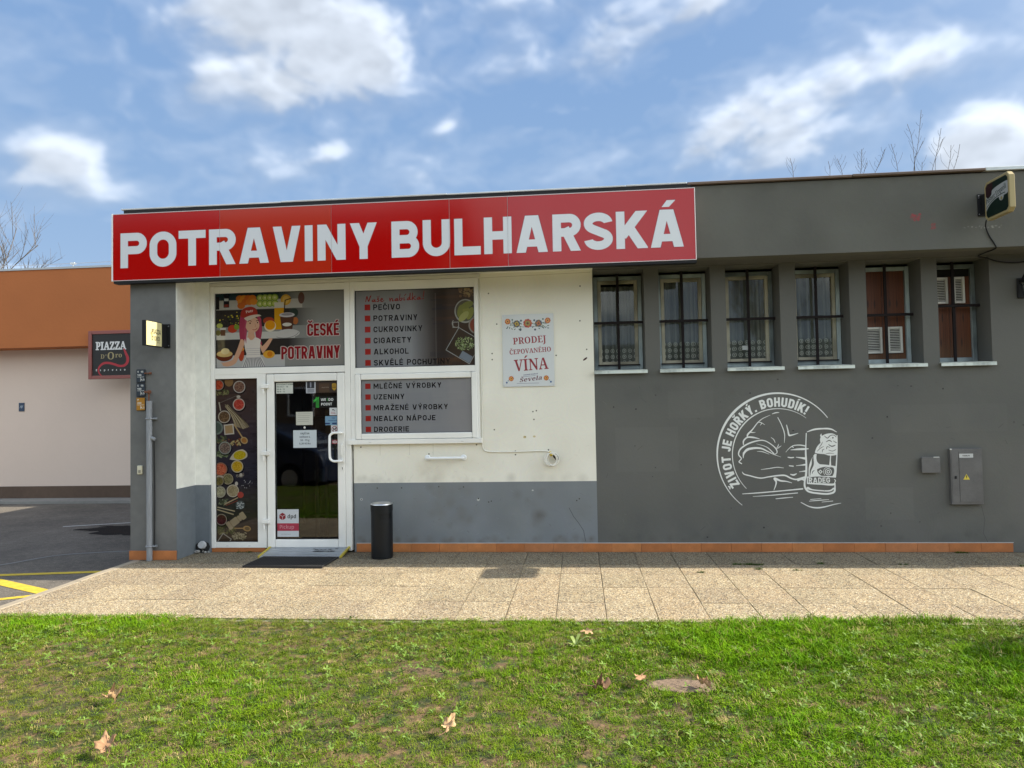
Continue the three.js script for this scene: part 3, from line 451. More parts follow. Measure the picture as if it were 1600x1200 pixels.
  mesh('sash', frameBars(-2.610, -1.166, 1.310, 2.074, .068, -.04, .045, .012), M.pvc, w3); mesh('pane', quad(-2.546, -1.232, 1.372, 2.010, .018), film(menu2), w3); mesh('gasket', frameBars(-2.545, -1.231, 1.375, 2.009, .007, .005, .024, .002), M.black, w3);

  // tall side pane printed with spices
  const spice = canvasTex(300, 1130, (g) => {
    const gr = g.createLinearGradient(0, 0, 60, 1130); gr.addColorStop(0, '#4a382e'); gr.addColorStop(.3, '#41353a'); gr.addColorStop(.55, '#33323e'); gr.addColorStop(.8, '#2c2a30'); gr.addColorStop(1, '#3c2e22'); g.fillStyle = gr; g.fillRect(0, 0, 300, 1130);
    const R = rng(8); for (let i = 0; i < 300; i++) { g.fillStyle = `rgba(${['20,18,18', '90,84,92', '60,44,36'][i % 3]},.16)`; g.fillRect(R() * 300, R() * 1130, 4 + R() * 60, 2 + R() * 22); }
    const leaf = (x, y, n, s, cols) => { for (let i = 0; i < n; i++) disc(g, x + (R() - .5) * s * 2, y + (R() - .5) * s, 4 + R() * s * .3, 2 + R() * 5, cols[i % cols.length], R() * 3); };
    leaf(45, 85, 26, 46, ['#6d7148', '#55593a', '#868058']); leaf(30, 420, 40, 40, ['#5d6b4a', '#7b6a50', '#47523c']); leaf(40, 520, 50, 44, ['#6f7d5a', '#4e5c40', '#8b9474']); leaf(60, 850, 30, 40, ['#5c6450', '#7d8470', '#3e4436']); leaf(70, 1040, 60, 60, ['#5a5a38', '#7c7850', '#444a2c']); leaf(165, 1090, 60, 44, ['#8b8268', '#6e664c', '#a79c80']); leaf(130, 440, 30, 44, ['#7a4a30', '#a89a6a', '#5a3226', '#b4a776']); leaf(170, 670, 20, 26, ['#8b8880', '#6a6058']);
    g.lineCap = 'round'; for (let i = 0; i < 46; i++) { g.strokeStyle = ['#a89878', '#5f5340', '#c8ba9a', '#4a4032'][i % 4]; g.lineWidth = 2.2; const o = (i * 17 % 46) / 46 * 70; g.beginPath(); g.moveTo(66 + o * .35, 180 + (i % 5) * 4); g.bezierCurveTo(100 + o * .4, 230, 120 + o, 270, 135 + o * 1.5, 350 - Math.abs(o - 40) * .5); g.stroke(); }
    const spoon = (x0, y0, x1, y1, w, c) => { g.strokeStyle = c; g.lineWidth = w; g.beginPath(); g.moveTo(x0, y0); g.lineTo(x1, y1); g.stroke(); };
    const bowl = (x, y, r, rim, c, dot) => { disc(g, x + 4, y + 6, r + 4, r + 4, 'rgba(10,8,8,.5)'); disc(g, x, y, r, r, rim); disc(g, x, y, r * .84, r * .84, c); for (let i = 0; i < r * 2; i++) { const a = R() * 7, q = Math.sqrt(R()) * r * .8; disc(g, x + Math.cos(a) * q, y + Math.sin(a) * q, 1.5 + R() * 2.4, undefined, dot); } };
    bowl(20, 42, 38, '#8f8478', '#a8402a', '#c25a3a'); disc(g, 95, 20, 30, 34, '#8a6a44'); bowl(168, 58, 43, '#b5aea6', '#6a4c40', '#8c6a58'); spoon(20, 170, 150, 118, 4, '#6d655c'); bowl(164, 180, 43, '#b9ada2', '#a8392e', '#c4594a'); disc(g, 162, 126, 14, 10, '#b8b2a8'); spoon(24, 165, 34, 218, 9, '#aaa294');
    bowl(60, 264, 44, '#b3aa9c', '#5b4632', '#7d644a'); disc(g, 4, 340, 48, 48, '#6f7a74'); disc(g, 4, 340, 36, 36, '#4e5a52'); g.save(); g.translate(92, 352); g.rotate(-.08); g.fillStyle = '#c4bfb4'; g.fillRect(-34, -36, 70, 72); g.fillStyle = '#a58a64'; g.fillRect(-26, -28, 54, 56); g.restore();
    spoon(130, 320, 190, 412, 9, '#b09468'); disc(g, 200, 430, 27, 23, '#b59a6c', .6); disc(g, 200, 430, 19, 16, '#a2703e', .6); bowl(64, 480, 44, '#8d938c', '#5c4a44', '#8a7468'); disc(g, 60, 478, 43, 43, 'rgba(160,170,160,.12)');
    g.fillStyle = '#c2b9a4'; g.beginPath(); g.moveTo(96, 560); g.quadraticCurveTo(130, 490, 190, 492); g.quadraticCurveTo(232, 510, 220, 545); g.quadraticCurveTo(180, 580, 96, 560); g.fill(); disc(g, 168, 532, 44, 30, '#b5a01e', -.15); for (let i = 0; i < 60; i++) disc(g, 168 + (R() - .5) * 70, 532 + (R() - .5) * 44, 2, 2, '#cdbb3c');
    bowl(32, 628, 48, '#8c6a58', '#b0523a', '#cf7a58'); bowl(150, 610, 43, '#b8ad94', '#b58f1c', '#d0ad3a'); disc(g, 24, 690, 34, 20, '#b8ae9c'); bowl(84, 696, 38, '#a39880', '#6f6a4c', '#8c8560'); bowl(22, 710, 32, '#8f8674', '#5d5432', '#7c7040'); bowl(28, 785, 40, '#a8a498', '#8f8c74', '#b5b294'); bowl(118, 778, 44, '#bdb4a2', '#8f8264', '#ada080'); disc(g, 144, 728, 11, 14, '#c3bdb2'); disc(g, 176, 668, 10, 13, '#b7b1a6');
    disc(g, 172, 806, 22, 22, '#a8423c'); spoon(60, 870, 150, 826, 8, '#b49a80'); spoon(70, 878, 150, 846, 5, '#8a3a34'); disc(g, 170, 876, 32, 30, '#4f565a'); for (let i = 0; i < 30; i++) disc(g, 170 + (R() - .5) * 50, 876 + (R() - .5) * 48, 3 + R() * 4, 3, '#b5bcc0'); spoon(4, 905, 120, 940, 9, '#a89a80'); spoon(10, 890, 130, 918, 7, '#b8a98c'); bowl(36, 976, 40, '#8f8478', '#401f24', '#5a2c30');
    g.save(); g.translate(138, 985); g.rotate(-.62); g.fillStyle = '#a8987c'; for (const [x, w, h] of [[-70, 30, 60], [-40, 60, 50], [20, 22, 42], [42, 36, 54]]) { g.beginPath(); g.roundRect(x, -h / 2, w, h, 10); g.fill(); } g.fillStyle = '#8c7a5e'; g.fillRect(-42, -25, 4, 50); g.fillRect(18, -21, 4, 42); g.restore();
    spoon(130, 1036, 200, 1036, 8, '#a28256'); disc(g, 216, 1038, 28, 19, '#a88654', .15); disc(g, 218, 1038, 18, 12, '#6e5a3c', .15); g.save(); g.translate(56, 1118); g.rotate(.6); g.strokeStyle = '#a8a298'; g.lineWidth = 6; g.strokeRect(-34, -34, 70, 70); g.restore();
    for (let i = 0; i < 14; i++) disc(g, 215 + (R() - .5) * 80, 735 + (R() - .5) * 60, 2 + R() * 3, 1.5, '#c9c9cc', R() * 3);
  });
  const w4 = sub(B, 'shop_window'); w4.userData.label = 'tall narrow side pane printed with bowls of spices';
  mesh('pane', quad(-4.337, -3.810, .116, 2.058, .0), mat([.62, .61, .60], .06, { map: spice, ior: 1.42 }), w4); mesh('gasket', frameBars(-4.337, -3.810, .116, 2.058, .008, -.01, .006, .002), M.black, w4);

  // door
  const door = sub(B, 'door'); door.userData.label = 'white glazed shop door';
  mesh('door_leaf', frameBars(-3.690, -2.737, .058, 2.100, .093, -.045, .040, .012), M.pvc, door);
  mesh('pane', box(-3.599, -2.828, .149, 2.009, -.006, .006), M.door_glass, door);
  mesh('gasket', frameBars(-3.599, -2.828, .149, 2.009, .009, .004, .018, .002), M.black, door);
  for (const y of [.34, 1.14, 1.93]) mesh('hinge', merge([rbox(-3.745, -3.655, y, y + .05, .03, .075, .008), moved(cyl(.013, .013, .09, 10), -3.722, y - .02, .055)]), M.pvc, door);
  mesh('door_handle', tube([[-2.775, 1.395, .04], [-2.775, 1.395, .088], [-2.80, 1.395, .096], [-2.86, 1.393, .098], [-2.897, 1.365, .098], [-2.902, 1.31, .098], [-2.902, 1.15, .098], [-2.895, 1.095, .098], [-2.86, 1.068, .098], [-2.80, 1.066, .096], [-2.775, 1.066, .088], [-2.775, 1.066, .04]], .0145, 70, 12), mat([.88, .88, .86], .25, { clearcoat: .5 }), door);
  mesh('lever_handle', merge([rbox(-2.783, -2.757, 1.05, 1.28, .04, .052, .005), rbox(-2.780, -2.762, 1.13, 1.26, .062, .082, .008), rbox(-2.779, -2.763, 1.235, 1.255, .05, .066, .003)]), M.pvc, door);
  mesh('lock', merge([rbox(-2.782, -2.756, .95, 1.01, .04, .047, .004)]), M.pvc, door); mesh('keyhole', box(-2.772, -2.766, .965, .99, .047, .0485), M.black, door);
for (const [x, y, z] of [[-4.185, .077, .0285], [-3.915, .077, .0285], [-2.435, 1.277, .057], [-1.345, 1.277, .057]]) mesh('drain_cap', rbox(x - .015, x + .015, y - .005, y + .005, z - .003, z + .003, .002), mat([.7, .7, .68], .4), B);
}

// barred windows of the pub
{
  const blue = mat([.36, .42, .43], .75, { map: grime(91, .55, [1, 1, 1]) }), cream = mat([.42, .385, .29], .7, { map: grime(93, .4, [1, 1, 1]) }), sillM = mat([.62, .68, .65], .5, { map: rep(grime(97, .4, [1, .98, .95]), 1.2) });
  const lace = canvasTex(256, 512, (g) => {
    g.fillStyle = '#686c69'; g.fillRect(0, 0, 256, 512); const R = rng(66);
    for (let i = 0; i < 60; i++) { g.fillStyle = `rgba(${R() > .5 ? '150,154,150' : '60,64,62'},.2)`; g.fillRect(R() * 256, 0, 3 + R() * 14, 512); }
    for (let y = 0; y < 512; y += 4) { g.fillStyle = 'rgba(30,32,32,.14)'; g.fillRect(0, y, 256, 1.5); }
    g.strokeStyle = 'rgba(225,228,222,.8)'; g.lineWidth = 3; for (let j = 0; j < 3; j++) for (let i = 0; i < 7; i++) { g.beginPath(); g.arc(18 + i * 37, 392 + j * 36, 11, 0, 7); g.stroke(); g.beginPath(); g.arc(18 + i * 37, 392 + j * 36, 3, 0, 7); g.stroke(); }
  });
  const laceM = mat([1, 1, .97], .95, { map: lace });
  const woodT = canvasTex(512, 1024, (g) => { g.fillStyle = '#6b3c1e'; g.fillRect(0, 0, 512, 1024); const R = rng(71); for (let i = 0; i < 420; i++) { const x = R() * 512; g.strokeStyle = `rgba(${['40,18,8', '140,84,44', '86,48,24', '24,12,6'][i % 4]},${.1 + R() * .3})`; g.lineWidth = 1 + R() * 4; g.beginPath(); g.moveTo(x, 0); g.bezierCurveTo(x + (R() - .5) * 30, 340, x + (R() - .5) * 30, 680, x + (R() - .5) * 26, 1024); g.stroke(); } for (let i = 0; i < 5; i++) { const x = R() * 512, y = R() * 1024; for (let k = 5; k > 0; k--) disc(g, x, y, k * 5, k * 11, `rgba(30,14,6,.22)`); } const gr = g.createLinearGradient(0, 760, 0, 1024); gr.addColorStop(0, 'rgba(90,80,70,0)'); gr.addColorStop(1, 'rgba(100,92,84,.5)'); g.fillStyle = gr; g.fillRect(0, 760, 512, 264); });
  const woodM = mat([.95, .76, .46], .6, { map: woodT });
  const ventM = mat([.62, .60, .55], .6), inner = mat([.006, .006, .006], .95);
  const words = ['first', 'second', 'third', 'fourth', 'fifth', 'sixth'];
  openings.forEach(([a, b], i) => {
    const w = sub(B, 'barred_window'), mid = (a + b) / 2, y0 = 2.075, y1 = 3.175, boarded = i > 3;
    w.userData.label = boarded ? (i === 4 ? 'barred window boarded with brown wood and a white vent at the bottom' : 'barred window boarded with brown wood and a white vent near the top') : 'barred window with a lace curtain';
    mesh('frame', frameBars(a + .004, b - .004, y0, y1, .046, -.335, -.275), blue, w);
    if (!boarded) {
      mesh('sash', frameBars(a + .052, b - .052, y0 + .052, y1 - .048, .040, -.325, -.283), cream, w);
      mesh('pane', quad(a + .09, b - .09, y0 + .09, y1 - .085, -.305), M.glass, w);
      const c = new THREE.PlaneGeometry(b - a - .1, y1 - y0 - .1, 60, 1); const p = c.attributes.position; for (let k = 0; k < p.count; k++) p.setZ(k, .014 * Math.sin(p.getX(k) * 75 + i * 2) + .008 * Math.sin(p.getX(k) * 31 + i)); c.computeVertexNormals(); c.translate(mid, (y0 + y1) / 2 - (i === 0 ? .06 : 0), -.352);
      mesh('curtain', c, laceM, w);
      if (i === 2) mesh('notice', quad(mid - .06, mid + .01, 2.27, 2.32, -.312), M.paper, w);
    } else {
      mesh('board', quad(a + .05, mid - .002, y0 + .04, y1 - .04, -.31), woodM, w); mesh('board', quad(mid + .002, b - .05, y0 + .04, y1 - .04, -.311), woodM, w);
      const vy0 = i === 4 ? 2.19 : 2.735, vy1 = vy0 + .30;
      for (const s of [-1, 1]) {
        const vx0 = s < 0 ? a + .05 : mid + .035, vx1 = s < 0 ? mid - .02 : b - (i === 4 ? .09 : .11);
        mesh('vent_frame', merge([frameBars(vx0, vx1, vy0, vy1, .026, -.31, -.282, .004)]), ventM, w); mesh('vent_back', quad(vx0 + .02, vx1 - .02, vy0 + .02, vy1 - .02, -.306), inner, w);
        const sg = new THREE.BoxGeometry(vx1 - vx0 - .05, .0055, .012); sg.rotateX(.45);
        for (let k = 0; k < 13; k++) { const m = mesh('slat', sg, ventM, w); m.position.set((vx0 + vx1) / 2, vy0 + .037 + k * .0189, -.296); }
      }
    }
    if (i === 5) mesh('dark_gap', quad(a + .05, b - .05, 3.042, y1 - .042, -.3085), inner, w);  // near-black sheet painting the unlit gap where the board is missing
    const br = [rbox(mid - .0155, mid + .0155, y0 - .02, y1 + .02, -.232, -.214, .003), rbox(a, b, 2.603 + (i === 5 ? .08 : 0), 2.633 + (i === 5 ? .08 : 0), -.214, -.198, .003)];
    if (!boarded) br.push(rbox(a + .04, b - .04, 2.118, 2.133, -.262, -.25, .003));
    mesh('security_bar', merge(br), M.bar, w);
    const sl = box(-.5 * (b - a) - .008, .5 * (b - a) + .012, -.003, .003, -.17, .17); sl.rotateX(.075); sl.translate(mid, 2.060, -.115);
    mesh('sill', merge([sl, rbox(a - .012, b + .016, 2.012, 2.048, .042, .052, .003)]), sillM, w);
  });
}

// ---------------------------------------------------------------- the long red sign
{
  const X0 = -5.255, X1 = 1.262, Y0 = 3.172, Y1 = 3.938, Z = .57, sg = thing('shop_sign', 'long red lightbox sign with white capitals across the shop front', 'sign');
  const draw = (g, W, H) => {
    const k = W / (X1 - X0), px = (x) => (x - X0) * k, H2 = .4, ty = (Y1 - 3.716) * k, hh = .402 * k, t = .0925 * k;
    const cols = ['#b20603', '#b62a12', '#b20402', '#b20a08', '#b01422'], seam = [X0, -3.98, -2.69, -1.366, -.727, X1];  // panel reds differ partly to imitate reflections in the gloss
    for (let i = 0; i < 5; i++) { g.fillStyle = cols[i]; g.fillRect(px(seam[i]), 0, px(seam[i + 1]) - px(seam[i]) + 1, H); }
    for (const [ch, a, b] of [['P', -5.161, -4.842], ['O', -4.811, -4.489], ['T', -4.465, -4.144], ['R', -4.106, -3.785], ['A', -3.763, -3.398], ['V', -3.372, -3.031], ['I', -3.0, -2.897], ['N', -2.849, -2.528], ['Y', -2.49, -2.162], ['B', -2.012, -1.702], ['U', -1.663, -1.36], ['L', -1.315, -1.024], ['H', -.989, -.686], ['A', -.648, -.288], ['R', -.246, .064], ['S', .09, .395], ['K', .43, .762], ['Á', .782, 1.146]]) {
      g.fillStyle = g.strokeStyle = '#4a1030'; g.globalAlpha = .35; glyph(g, ch, px(a) - 1.2, ty - 1.2, (b - a) * k + 2.4, hh + 2.4, t + 2.4); g.globalAlpha = 1;
      g.fillStyle = g.strokeStyle = '#d9dbde'; glyph(g, ch, px(a), ty, (b - a) * k, hh, t);
    }
  };
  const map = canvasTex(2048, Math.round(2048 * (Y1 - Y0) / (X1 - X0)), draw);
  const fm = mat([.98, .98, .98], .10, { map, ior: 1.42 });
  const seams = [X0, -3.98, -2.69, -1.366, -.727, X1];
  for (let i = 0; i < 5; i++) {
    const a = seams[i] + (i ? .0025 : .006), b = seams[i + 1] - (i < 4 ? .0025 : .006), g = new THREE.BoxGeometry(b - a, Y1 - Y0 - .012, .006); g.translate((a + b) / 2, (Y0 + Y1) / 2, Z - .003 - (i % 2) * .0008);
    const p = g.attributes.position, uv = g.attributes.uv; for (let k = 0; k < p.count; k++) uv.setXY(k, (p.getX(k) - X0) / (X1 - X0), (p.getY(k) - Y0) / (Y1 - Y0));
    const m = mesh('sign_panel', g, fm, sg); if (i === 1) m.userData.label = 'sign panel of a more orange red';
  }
  mesh('sign_box', box(X0 + .004, X1 - .004, Y0 + .004, Y1 - .004, .458, Z - .009), M.black, sg);
  mesh('sign_backing', box(X0 + .02, X1 - .02, Y0 + .005, Y1 - .005, Z - .0085, Z - .0072), mat([.75, .7, .68], .5), sg);
  const al = mat([.62, .55, .54], .4, { metalness: .4 });
  mesh('sign_frame', merge([rbox(X0 - .012, X0 + .005, Y0 - .003, Y1 + .003, .465, Z + .004, .002)]), mat([.78, .77, .76], .4), sg);
  mesh('sign_frame', merge([rbox(X0, X1, Y1 - .006, Y1 + .002, .465, Z + .002, .002), rbox(X0, X1, Y0 - .002, Y0 + .006, .465, Z + .002, .002), rbox(X1 - .006, X1 + .002, Y0 - .002, Y1 + .002, .465, Z + .002, .002)]), al, sg);
  mesh('sign_base_rail', box(X0 + .01, X1 + .003, Y0 - .030, Y0 - .003, .47, Z - .004), M.black, sg);
}

// ---------------------------------------------------------------- things on the shop wall
{
  const poster = canvasTex(600, 838, (g, w, h) => {
    g.fillStyle = '#cfd2d3'; g.fillRect(0, 0, w, h);
    const flower = (x, y, r, c1, c2, c3) => { for (let i = 0; i < 9; i++) { const a = i * .698; disc(g, x + Math.cos(a) * r * .66, y + Math.sin(a) * r * .66, r * .36, r * .36, i % 2 ? c1 : c2); } disc(g, x, y, r * .55, r * .55, c3); disc(g, x, y, r * .25, r * .25, '#5a1c14'); };
    g.strokeStyle = '#3b4a3c'; g.lineWidth = 5; for (const s of [-1, 1]) { g.beginPath(); g.moveTo(300, 130); g.bezierCurveTo(300 + s * 90, 190, 300 + s * 160, 60, 300 + s * 230, 110); g.stroke(); }
    const R = rng(9);
    for (let i = 0; i < 40; i++) { const s = i % 2 ? 1 : -1; disc(g, 300 + s * (40 + R() * 210), 90 + R() * 90, 12, 5, ['#39503a', '#2f4a52', '#55683c'][i % 3], R() * 3); }
    flower(300, 105, 52, '#9a2a1c', '#b8541e', '#8f8a3a'); for (const s of [-1, 1]) { flower(300 + s * 128, 108, 42, '#7a5a2a', '#3a4a5a', s < 0 ? '#b8a02c' : '#b86a2c'); flower(300 + s * 235, 78, 34, '#c8742c', '#a8542a', '#d89a4a'); disc(g, 300 + s * 78, 72, 12, 12, '#3a5260'); disc(g, 300 + s * 86, 180, 12, 12, '#3a4250'); disc(g, 300 + s * 180, 60, 10, 10, '#3a5a50'); }
    g.save(); g.translate(300, 0); g.rotate(-.055); g.textAlign = 'center'; g.fillStyle = '#8c0f1c';
    const line = (s, y, size, width) => { g.font = 'bold ' + size + 'px serif'; const m = g.measureText(s).width; g.save(); g.translate(0, y); g.scale(width / m, 1.12); g.fillText(s, 0, 0); g.restore(); };
    line('PRODEJ', 338, 96, 392); line('ČEPOVANÉHO', 452, 68, 492); line('VÍNA', 652, 168, 400); g.restore();
    for (const s of [-1, 1]) { flower(300 + s * 205, 745, 30, '#c8742c', '#a8542a', '#e0a040'); disc(g, 300 + s * 258, 790, 11, 11, '#3a5a8a'); disc(g, 300 + s * 240, 770, 8, 5, '#4a6a5a'); }
    g.fillStyle = '#2c2a5a'; g.font = 'bold 17px sans-serif'; g.save(); g.translate(240, 712); g.rotate(-.08); g.fillText('RODINNÉ VINAŘSTVÍ', 0, 0); g.fillRect(0, 12, 140, 3); g.restore();
    g.fillStyle = '#5a1a2c'; g.font = 'italic bold 74px serif'; g.save(); g.translate(190, 788); g.rotate(-.1); g.scale(1.1, .9); g.fillText('Ševela', 0, 0); g.restore(); g.fillStyle = '#2c2a5a'; g.fillRect(160, 800, 260, 3);
  });
  const t = thing('wine_poster', 'pale metal sign in red Czech lettering with folk flowers on the white wall', 'sign', [-.571, 2.306, .003]);
  mesh('board', rbox(-.297, .297, -.417, .417, 0, .010, .002), mat([.7, .71, .72], .4), t);
  mesh('print', quad(-.295, .295, -.415, .415, .0112), mat([.97, .97, .97], .4, { map: poster, clearcoat: .3 }), t);
  const screws = []; for (const x of [-.28, .28]) for (const y of [-.4, .4]) { const s = cyl(.005, .005, .003, 8); s.rotateX(Math.PI / 2); mesh('screw', moved(s, x, y, .013), M.steel, t); }
}
{
  const t = thing('grab_handle', 'white horizontal grab bar fixed below the list window', 'handle', [-1.555, 1.083, 0]);
  const b = cyl(.0165, .0165, .40, 16); b.rotateZ(Math.PI / 2); b.translate(0, 0, .055); const wmat = mat([.84, .86, .87], .3, { clearcoat: .4 });
  mesh('bar', b, wmat, t);
  for (const s of [-1, 1]) { const f = cyl(.036, .030, .012, 20); f.rotateX(Math.PI / 2); const k = tube([[s * .195, 0, .055], [s * .208, 0, .05], [s * .212, 0, .03], [s * .212, 0, .006]], .0165, 10, 12); mesh('flange', merge([moved(f, s * .212, 0, .007), k]), wmat, t); }
}
{
  const t = thing('power_cable', 'white cable along the wall ending in a coil with yellow tape', 'cable');
  const wmat = mat([.78, .76, .68], .5);
  mesh('cable', tube([[-1.118, 3.15, .008], [-1.118, 2.2, .009], [-1.119, 1.4, .008], [-1.118, 1.21, .008], [-1.10, 1.163, .008], [-1.05, 1.150, .008], [-.8, 1.143, .008], [-.42, 1.148, .008], [-.36, 1.14, .01], [-.345, 1.12, .02]], .007, 120, 8), wmat, t);
  const coil = []; const R = rng(6);
  for (let i = 0; i < 5; i++) { const r = new THREE.TorusGeometry(.062 + R() * .012, .0055, 8, 36); r.rotateY((R() - .5) * .7); r.rotateX((R() - .5) * .3); r.translate(-.325 + (R() - .5) * .03, 1.055 + (R() - .5) * .015, .045 + i * .006); coil.push(r); }
  mesh('coil', merge(coil), mat([.80, .78, .71], .5), t);
  mesh('yellow_tape', tube([[-.345, 1.135, .035], [-.335, 1.112, .05], [-.325, 1.095, .058]], .016, 8, 8), mat([.62, .43, .03], .6), t);
  mesh('plug', moved(new THREE.CapsuleGeometry(.022, .045, 4, 10).rotateZ(.7), -.275, 1.075, .04), M.black, t);
}
// stickers and sheets on the door
{
  const X = -2.828, put = (name, x0, x1, y0, y1, tex, label, cat, rough = .5) => { const m = mesh(name, box(x0, x1, y0, y1, .0068, .0082), mat([.80, .80, .80], rough, { map: tex }), scene); const p = m.geometry.attributes.position, uv = m.geometry.attributes.uv; for (let i = 0; i < p.count; i++) uv.setXY(i, (p.getX(i) - x0) / (x1 - x0), (p.getY(i) - y0) / (y1 - y0)); return tag(m, label, cat); };
  put('paper_sheet', -3.582, -3.375, 1.868, 1.995, canvasTex(128, 80, (g) => { g.fillStyle = '#d5d8cf'; g.fillRect(0, 0, 128, 80); g.fillStyle = '#4a5a52'; g.font = 'bold 15px sans-serif'; ['OTEVÍRACÍ DOBA', 'PO-PÁ 7 - 18', 'SO 8 - 12', 'NE 8 - 12'].forEach((s, i) => g.fillText(s, 6, 17 + i * 18)); }), 'pale opening hours sheet in the top left corner of the door glass', 'sheet');
  put('paper_sheet', -3.215, -3.098, 1.864, 2.0, canvasTex(96, 110, (g) => { g.fillStyle = '#b9bcc4'; g.fillRect(0, 0, 96, 110); g.fillStyle = '#22242c'; g.fillRect(10, 0, 74, 62); g.fillStyle = '#8d90a0'; g.fillRect(40, 4, 14, 50); g.fillStyle = '#33353d'; for (let i = 0; i < 4; i++) g.fillRect(14, 70 + i * 9, 70, 4); }), 'small dark picture sheet at the middle of the door top', 'sheet');
  put('parcel_sticker', -3.097, -2.83, 1.868, 1.998, canvasTex(256, 128, (g) => { g.fillStyle = '#33231a'; g.fillRect(0, 0, 256, 128); g.fillStyle = '#4a3320'; g.fillRect(40, 20, 120, 108); g.fillStyle = '#b89020'; g.beginPath(); g.moveTo(190, 28); g.quadraticCurveTo(216, 14, 242, 28); g.lineTo(242, 74); g.quadraticCurveTo(236, 96, 216, 106); g.quadraticCurveTo(196, 96, 190, 74); g.fill(); g.fillStyle = '#3a2618'; g.fillRect(196, 40, 40, 5); g.font = 'bold 27px sans-serif'; g.fillText('ups', 194, 74); g.fillStyle = '#b8aca0'; g.font = '15px sans-serif'; g.fillText('Access Point', 70, 72); }), 'brown sticker with gold shield in the top right door corner', 'sticker', .4);
  put('parcel_sticker', -3.128, -2.83, 1.692, 1.826, canvasTex(512, 230, (g) => { g.fillStyle = '#0b0d0c'; g.fillRect(0, 0, 512, 230); g.strokeStyle = '#3fb548'; g.lineWidth = 13; for (const [x, y] of [[62, 0], [86, 0], [112, 0]]) { g.beginPath(); g.moveTo(x, 230); g.lineTo(x, 60 - (x - 62)); g.stroke(); } for (let i = 0; i < 3; i++) { g.beginPath(); g.moveTo(0, 96 + i * 22 - 20); g.quadraticCurveTo(50, 84 + i * 8, 64 + i * 24, 10 + i * 6); g.stroke(); } g.fillStyle = '#e9ecea'; g.font = 'bold 76px sans-serif'; g.fillText('WE', 158, 96); g.fillText('DO', 312, 96); g.fillText('POINT', 158, 188); g.fillStyle = '#3fb548'; g.fillRect(292, 40, 9, 58); }), 'black sticker with green stripes and white capitals on the door', 'sticker', .3);
  put('paper_sheet', -3.340, -3.135, 1.490, 1.646, canvasTex(128, 96, (g) => { g.fillStyle = '#cdccc0'; g.fillRect(0, 0, 128, 96); g.fillStyle = 'rgba(90,90,80,.35)'; for (let i = 0; i < 5; i++) g.fillRect(12, 12 + i * 14, 100 - i * 4, 3); }), 'small cream paper sheet taped above the larger white one', 'sheet', .8);
  put('paper_sheet', -3.376, -3.092, 1.222, 1.430, canvasTex(256, 190, (g) => { g.fillStyle = '#cfd8de'; g.fillRect(0, 0, 256, 190); g.fillStyle = '#3a4248'; g.textAlign = 'center'; g.font = 'bold 26px sans-serif'; ['VAJÍČKA', 'velikost L', '53 - 73 g', '5,20 Kč/ks'].forEach((s, i) => g.fillText(s, 128, 46 + i * 36)); }), 'larger white paper notice taped to the middle of the door glass', 'sheet', .8);
  put('camera_sticker', -2.932, -2.838, 1.600, 1.688, canvasTex(128, 120, (g) => { g.fillStyle = '#d8dadc'; g.fillRect(0, 0, 128, 120); g.fillStyle = '#2c2c2e'; g.fillRect(42, 26, 36, 14); g.beginPath(); g.moveTo(78, 40); g.lineTo(98, 50); g.lineTo(72, 50); g.fill(); g.fillStyle = '#a8303a'; g.font = 'bold 15px sans-serif'; g.fillText('OBJEKT JE', 22, 78); g.fillText('SLEDOVÁN', 22, 98); }), 'small white camera warning sticker below the black sticker', 'sticker');
  put('card_sticker', -2.985, -2.836, 1.484, 1.590, canvasTex(160, 114, (g) => { g.fillStyle = '#7aa0bc'; g.fillRect(0, 0, 160, 114); g.fillStyle = '#20406e'; g.font = 'bold 20px sans-serif'; g.fillText('VISA', 84, 32); g.fillText('mastercard', 40, 62); g.fillStyle = '#1c3a6c'; g.fillRect(0, 84, 60, 20); g.fillRect(90, 84, 60, 20); }), 'blue payment card sticker on the right of the door glass', 'sticker', .4);
  put('no_dogs_sticker', -2.915, -2.832, 1.392, 1.482, canvasTex(128, 138, (g) => { g.fillStyle = '#dcdcdc'; g.fillRect(0, 0, 128, 138); g.strokeStyle = '#8e1f26'; g.lineWidth = 11; g.beginPath(); g.arc(64, 68, 48, 0, 7); g.stroke(); g.fillStyle = '#17171a'; g.fillRect(42, 62, 42, 18); g.fillRect(42, 62, 9, 40); g.fillRect(76, 62, 9, 40); g.fillRect(76, 42, 24, 20); g.fillRect(34, 46, 8, 24); g.beginPath(); g.moveTo(30, 34); g.lineTo(98, 102); g.lineWidth = 7; g.stroke(); }), 'white sticker with red ring and crossed-out black dog', 'sticker');
  put('oval_sticker', -2.905, -2.838, 1.262, 1.310, canvasTex(96, 64, (g) => { g.fillStyle = '#a83a44'; g.fillRect(0, 0, 96, 64); disc(g, 48, 32, 40, 22, '#d8d4d4'); g.fillStyle = '#a02a34'; g.font = 'bold 24px sans-serif'; g.fillText('TAM', 22, 41); }), 'small red and white sticker behind the door handle', 'sticker');
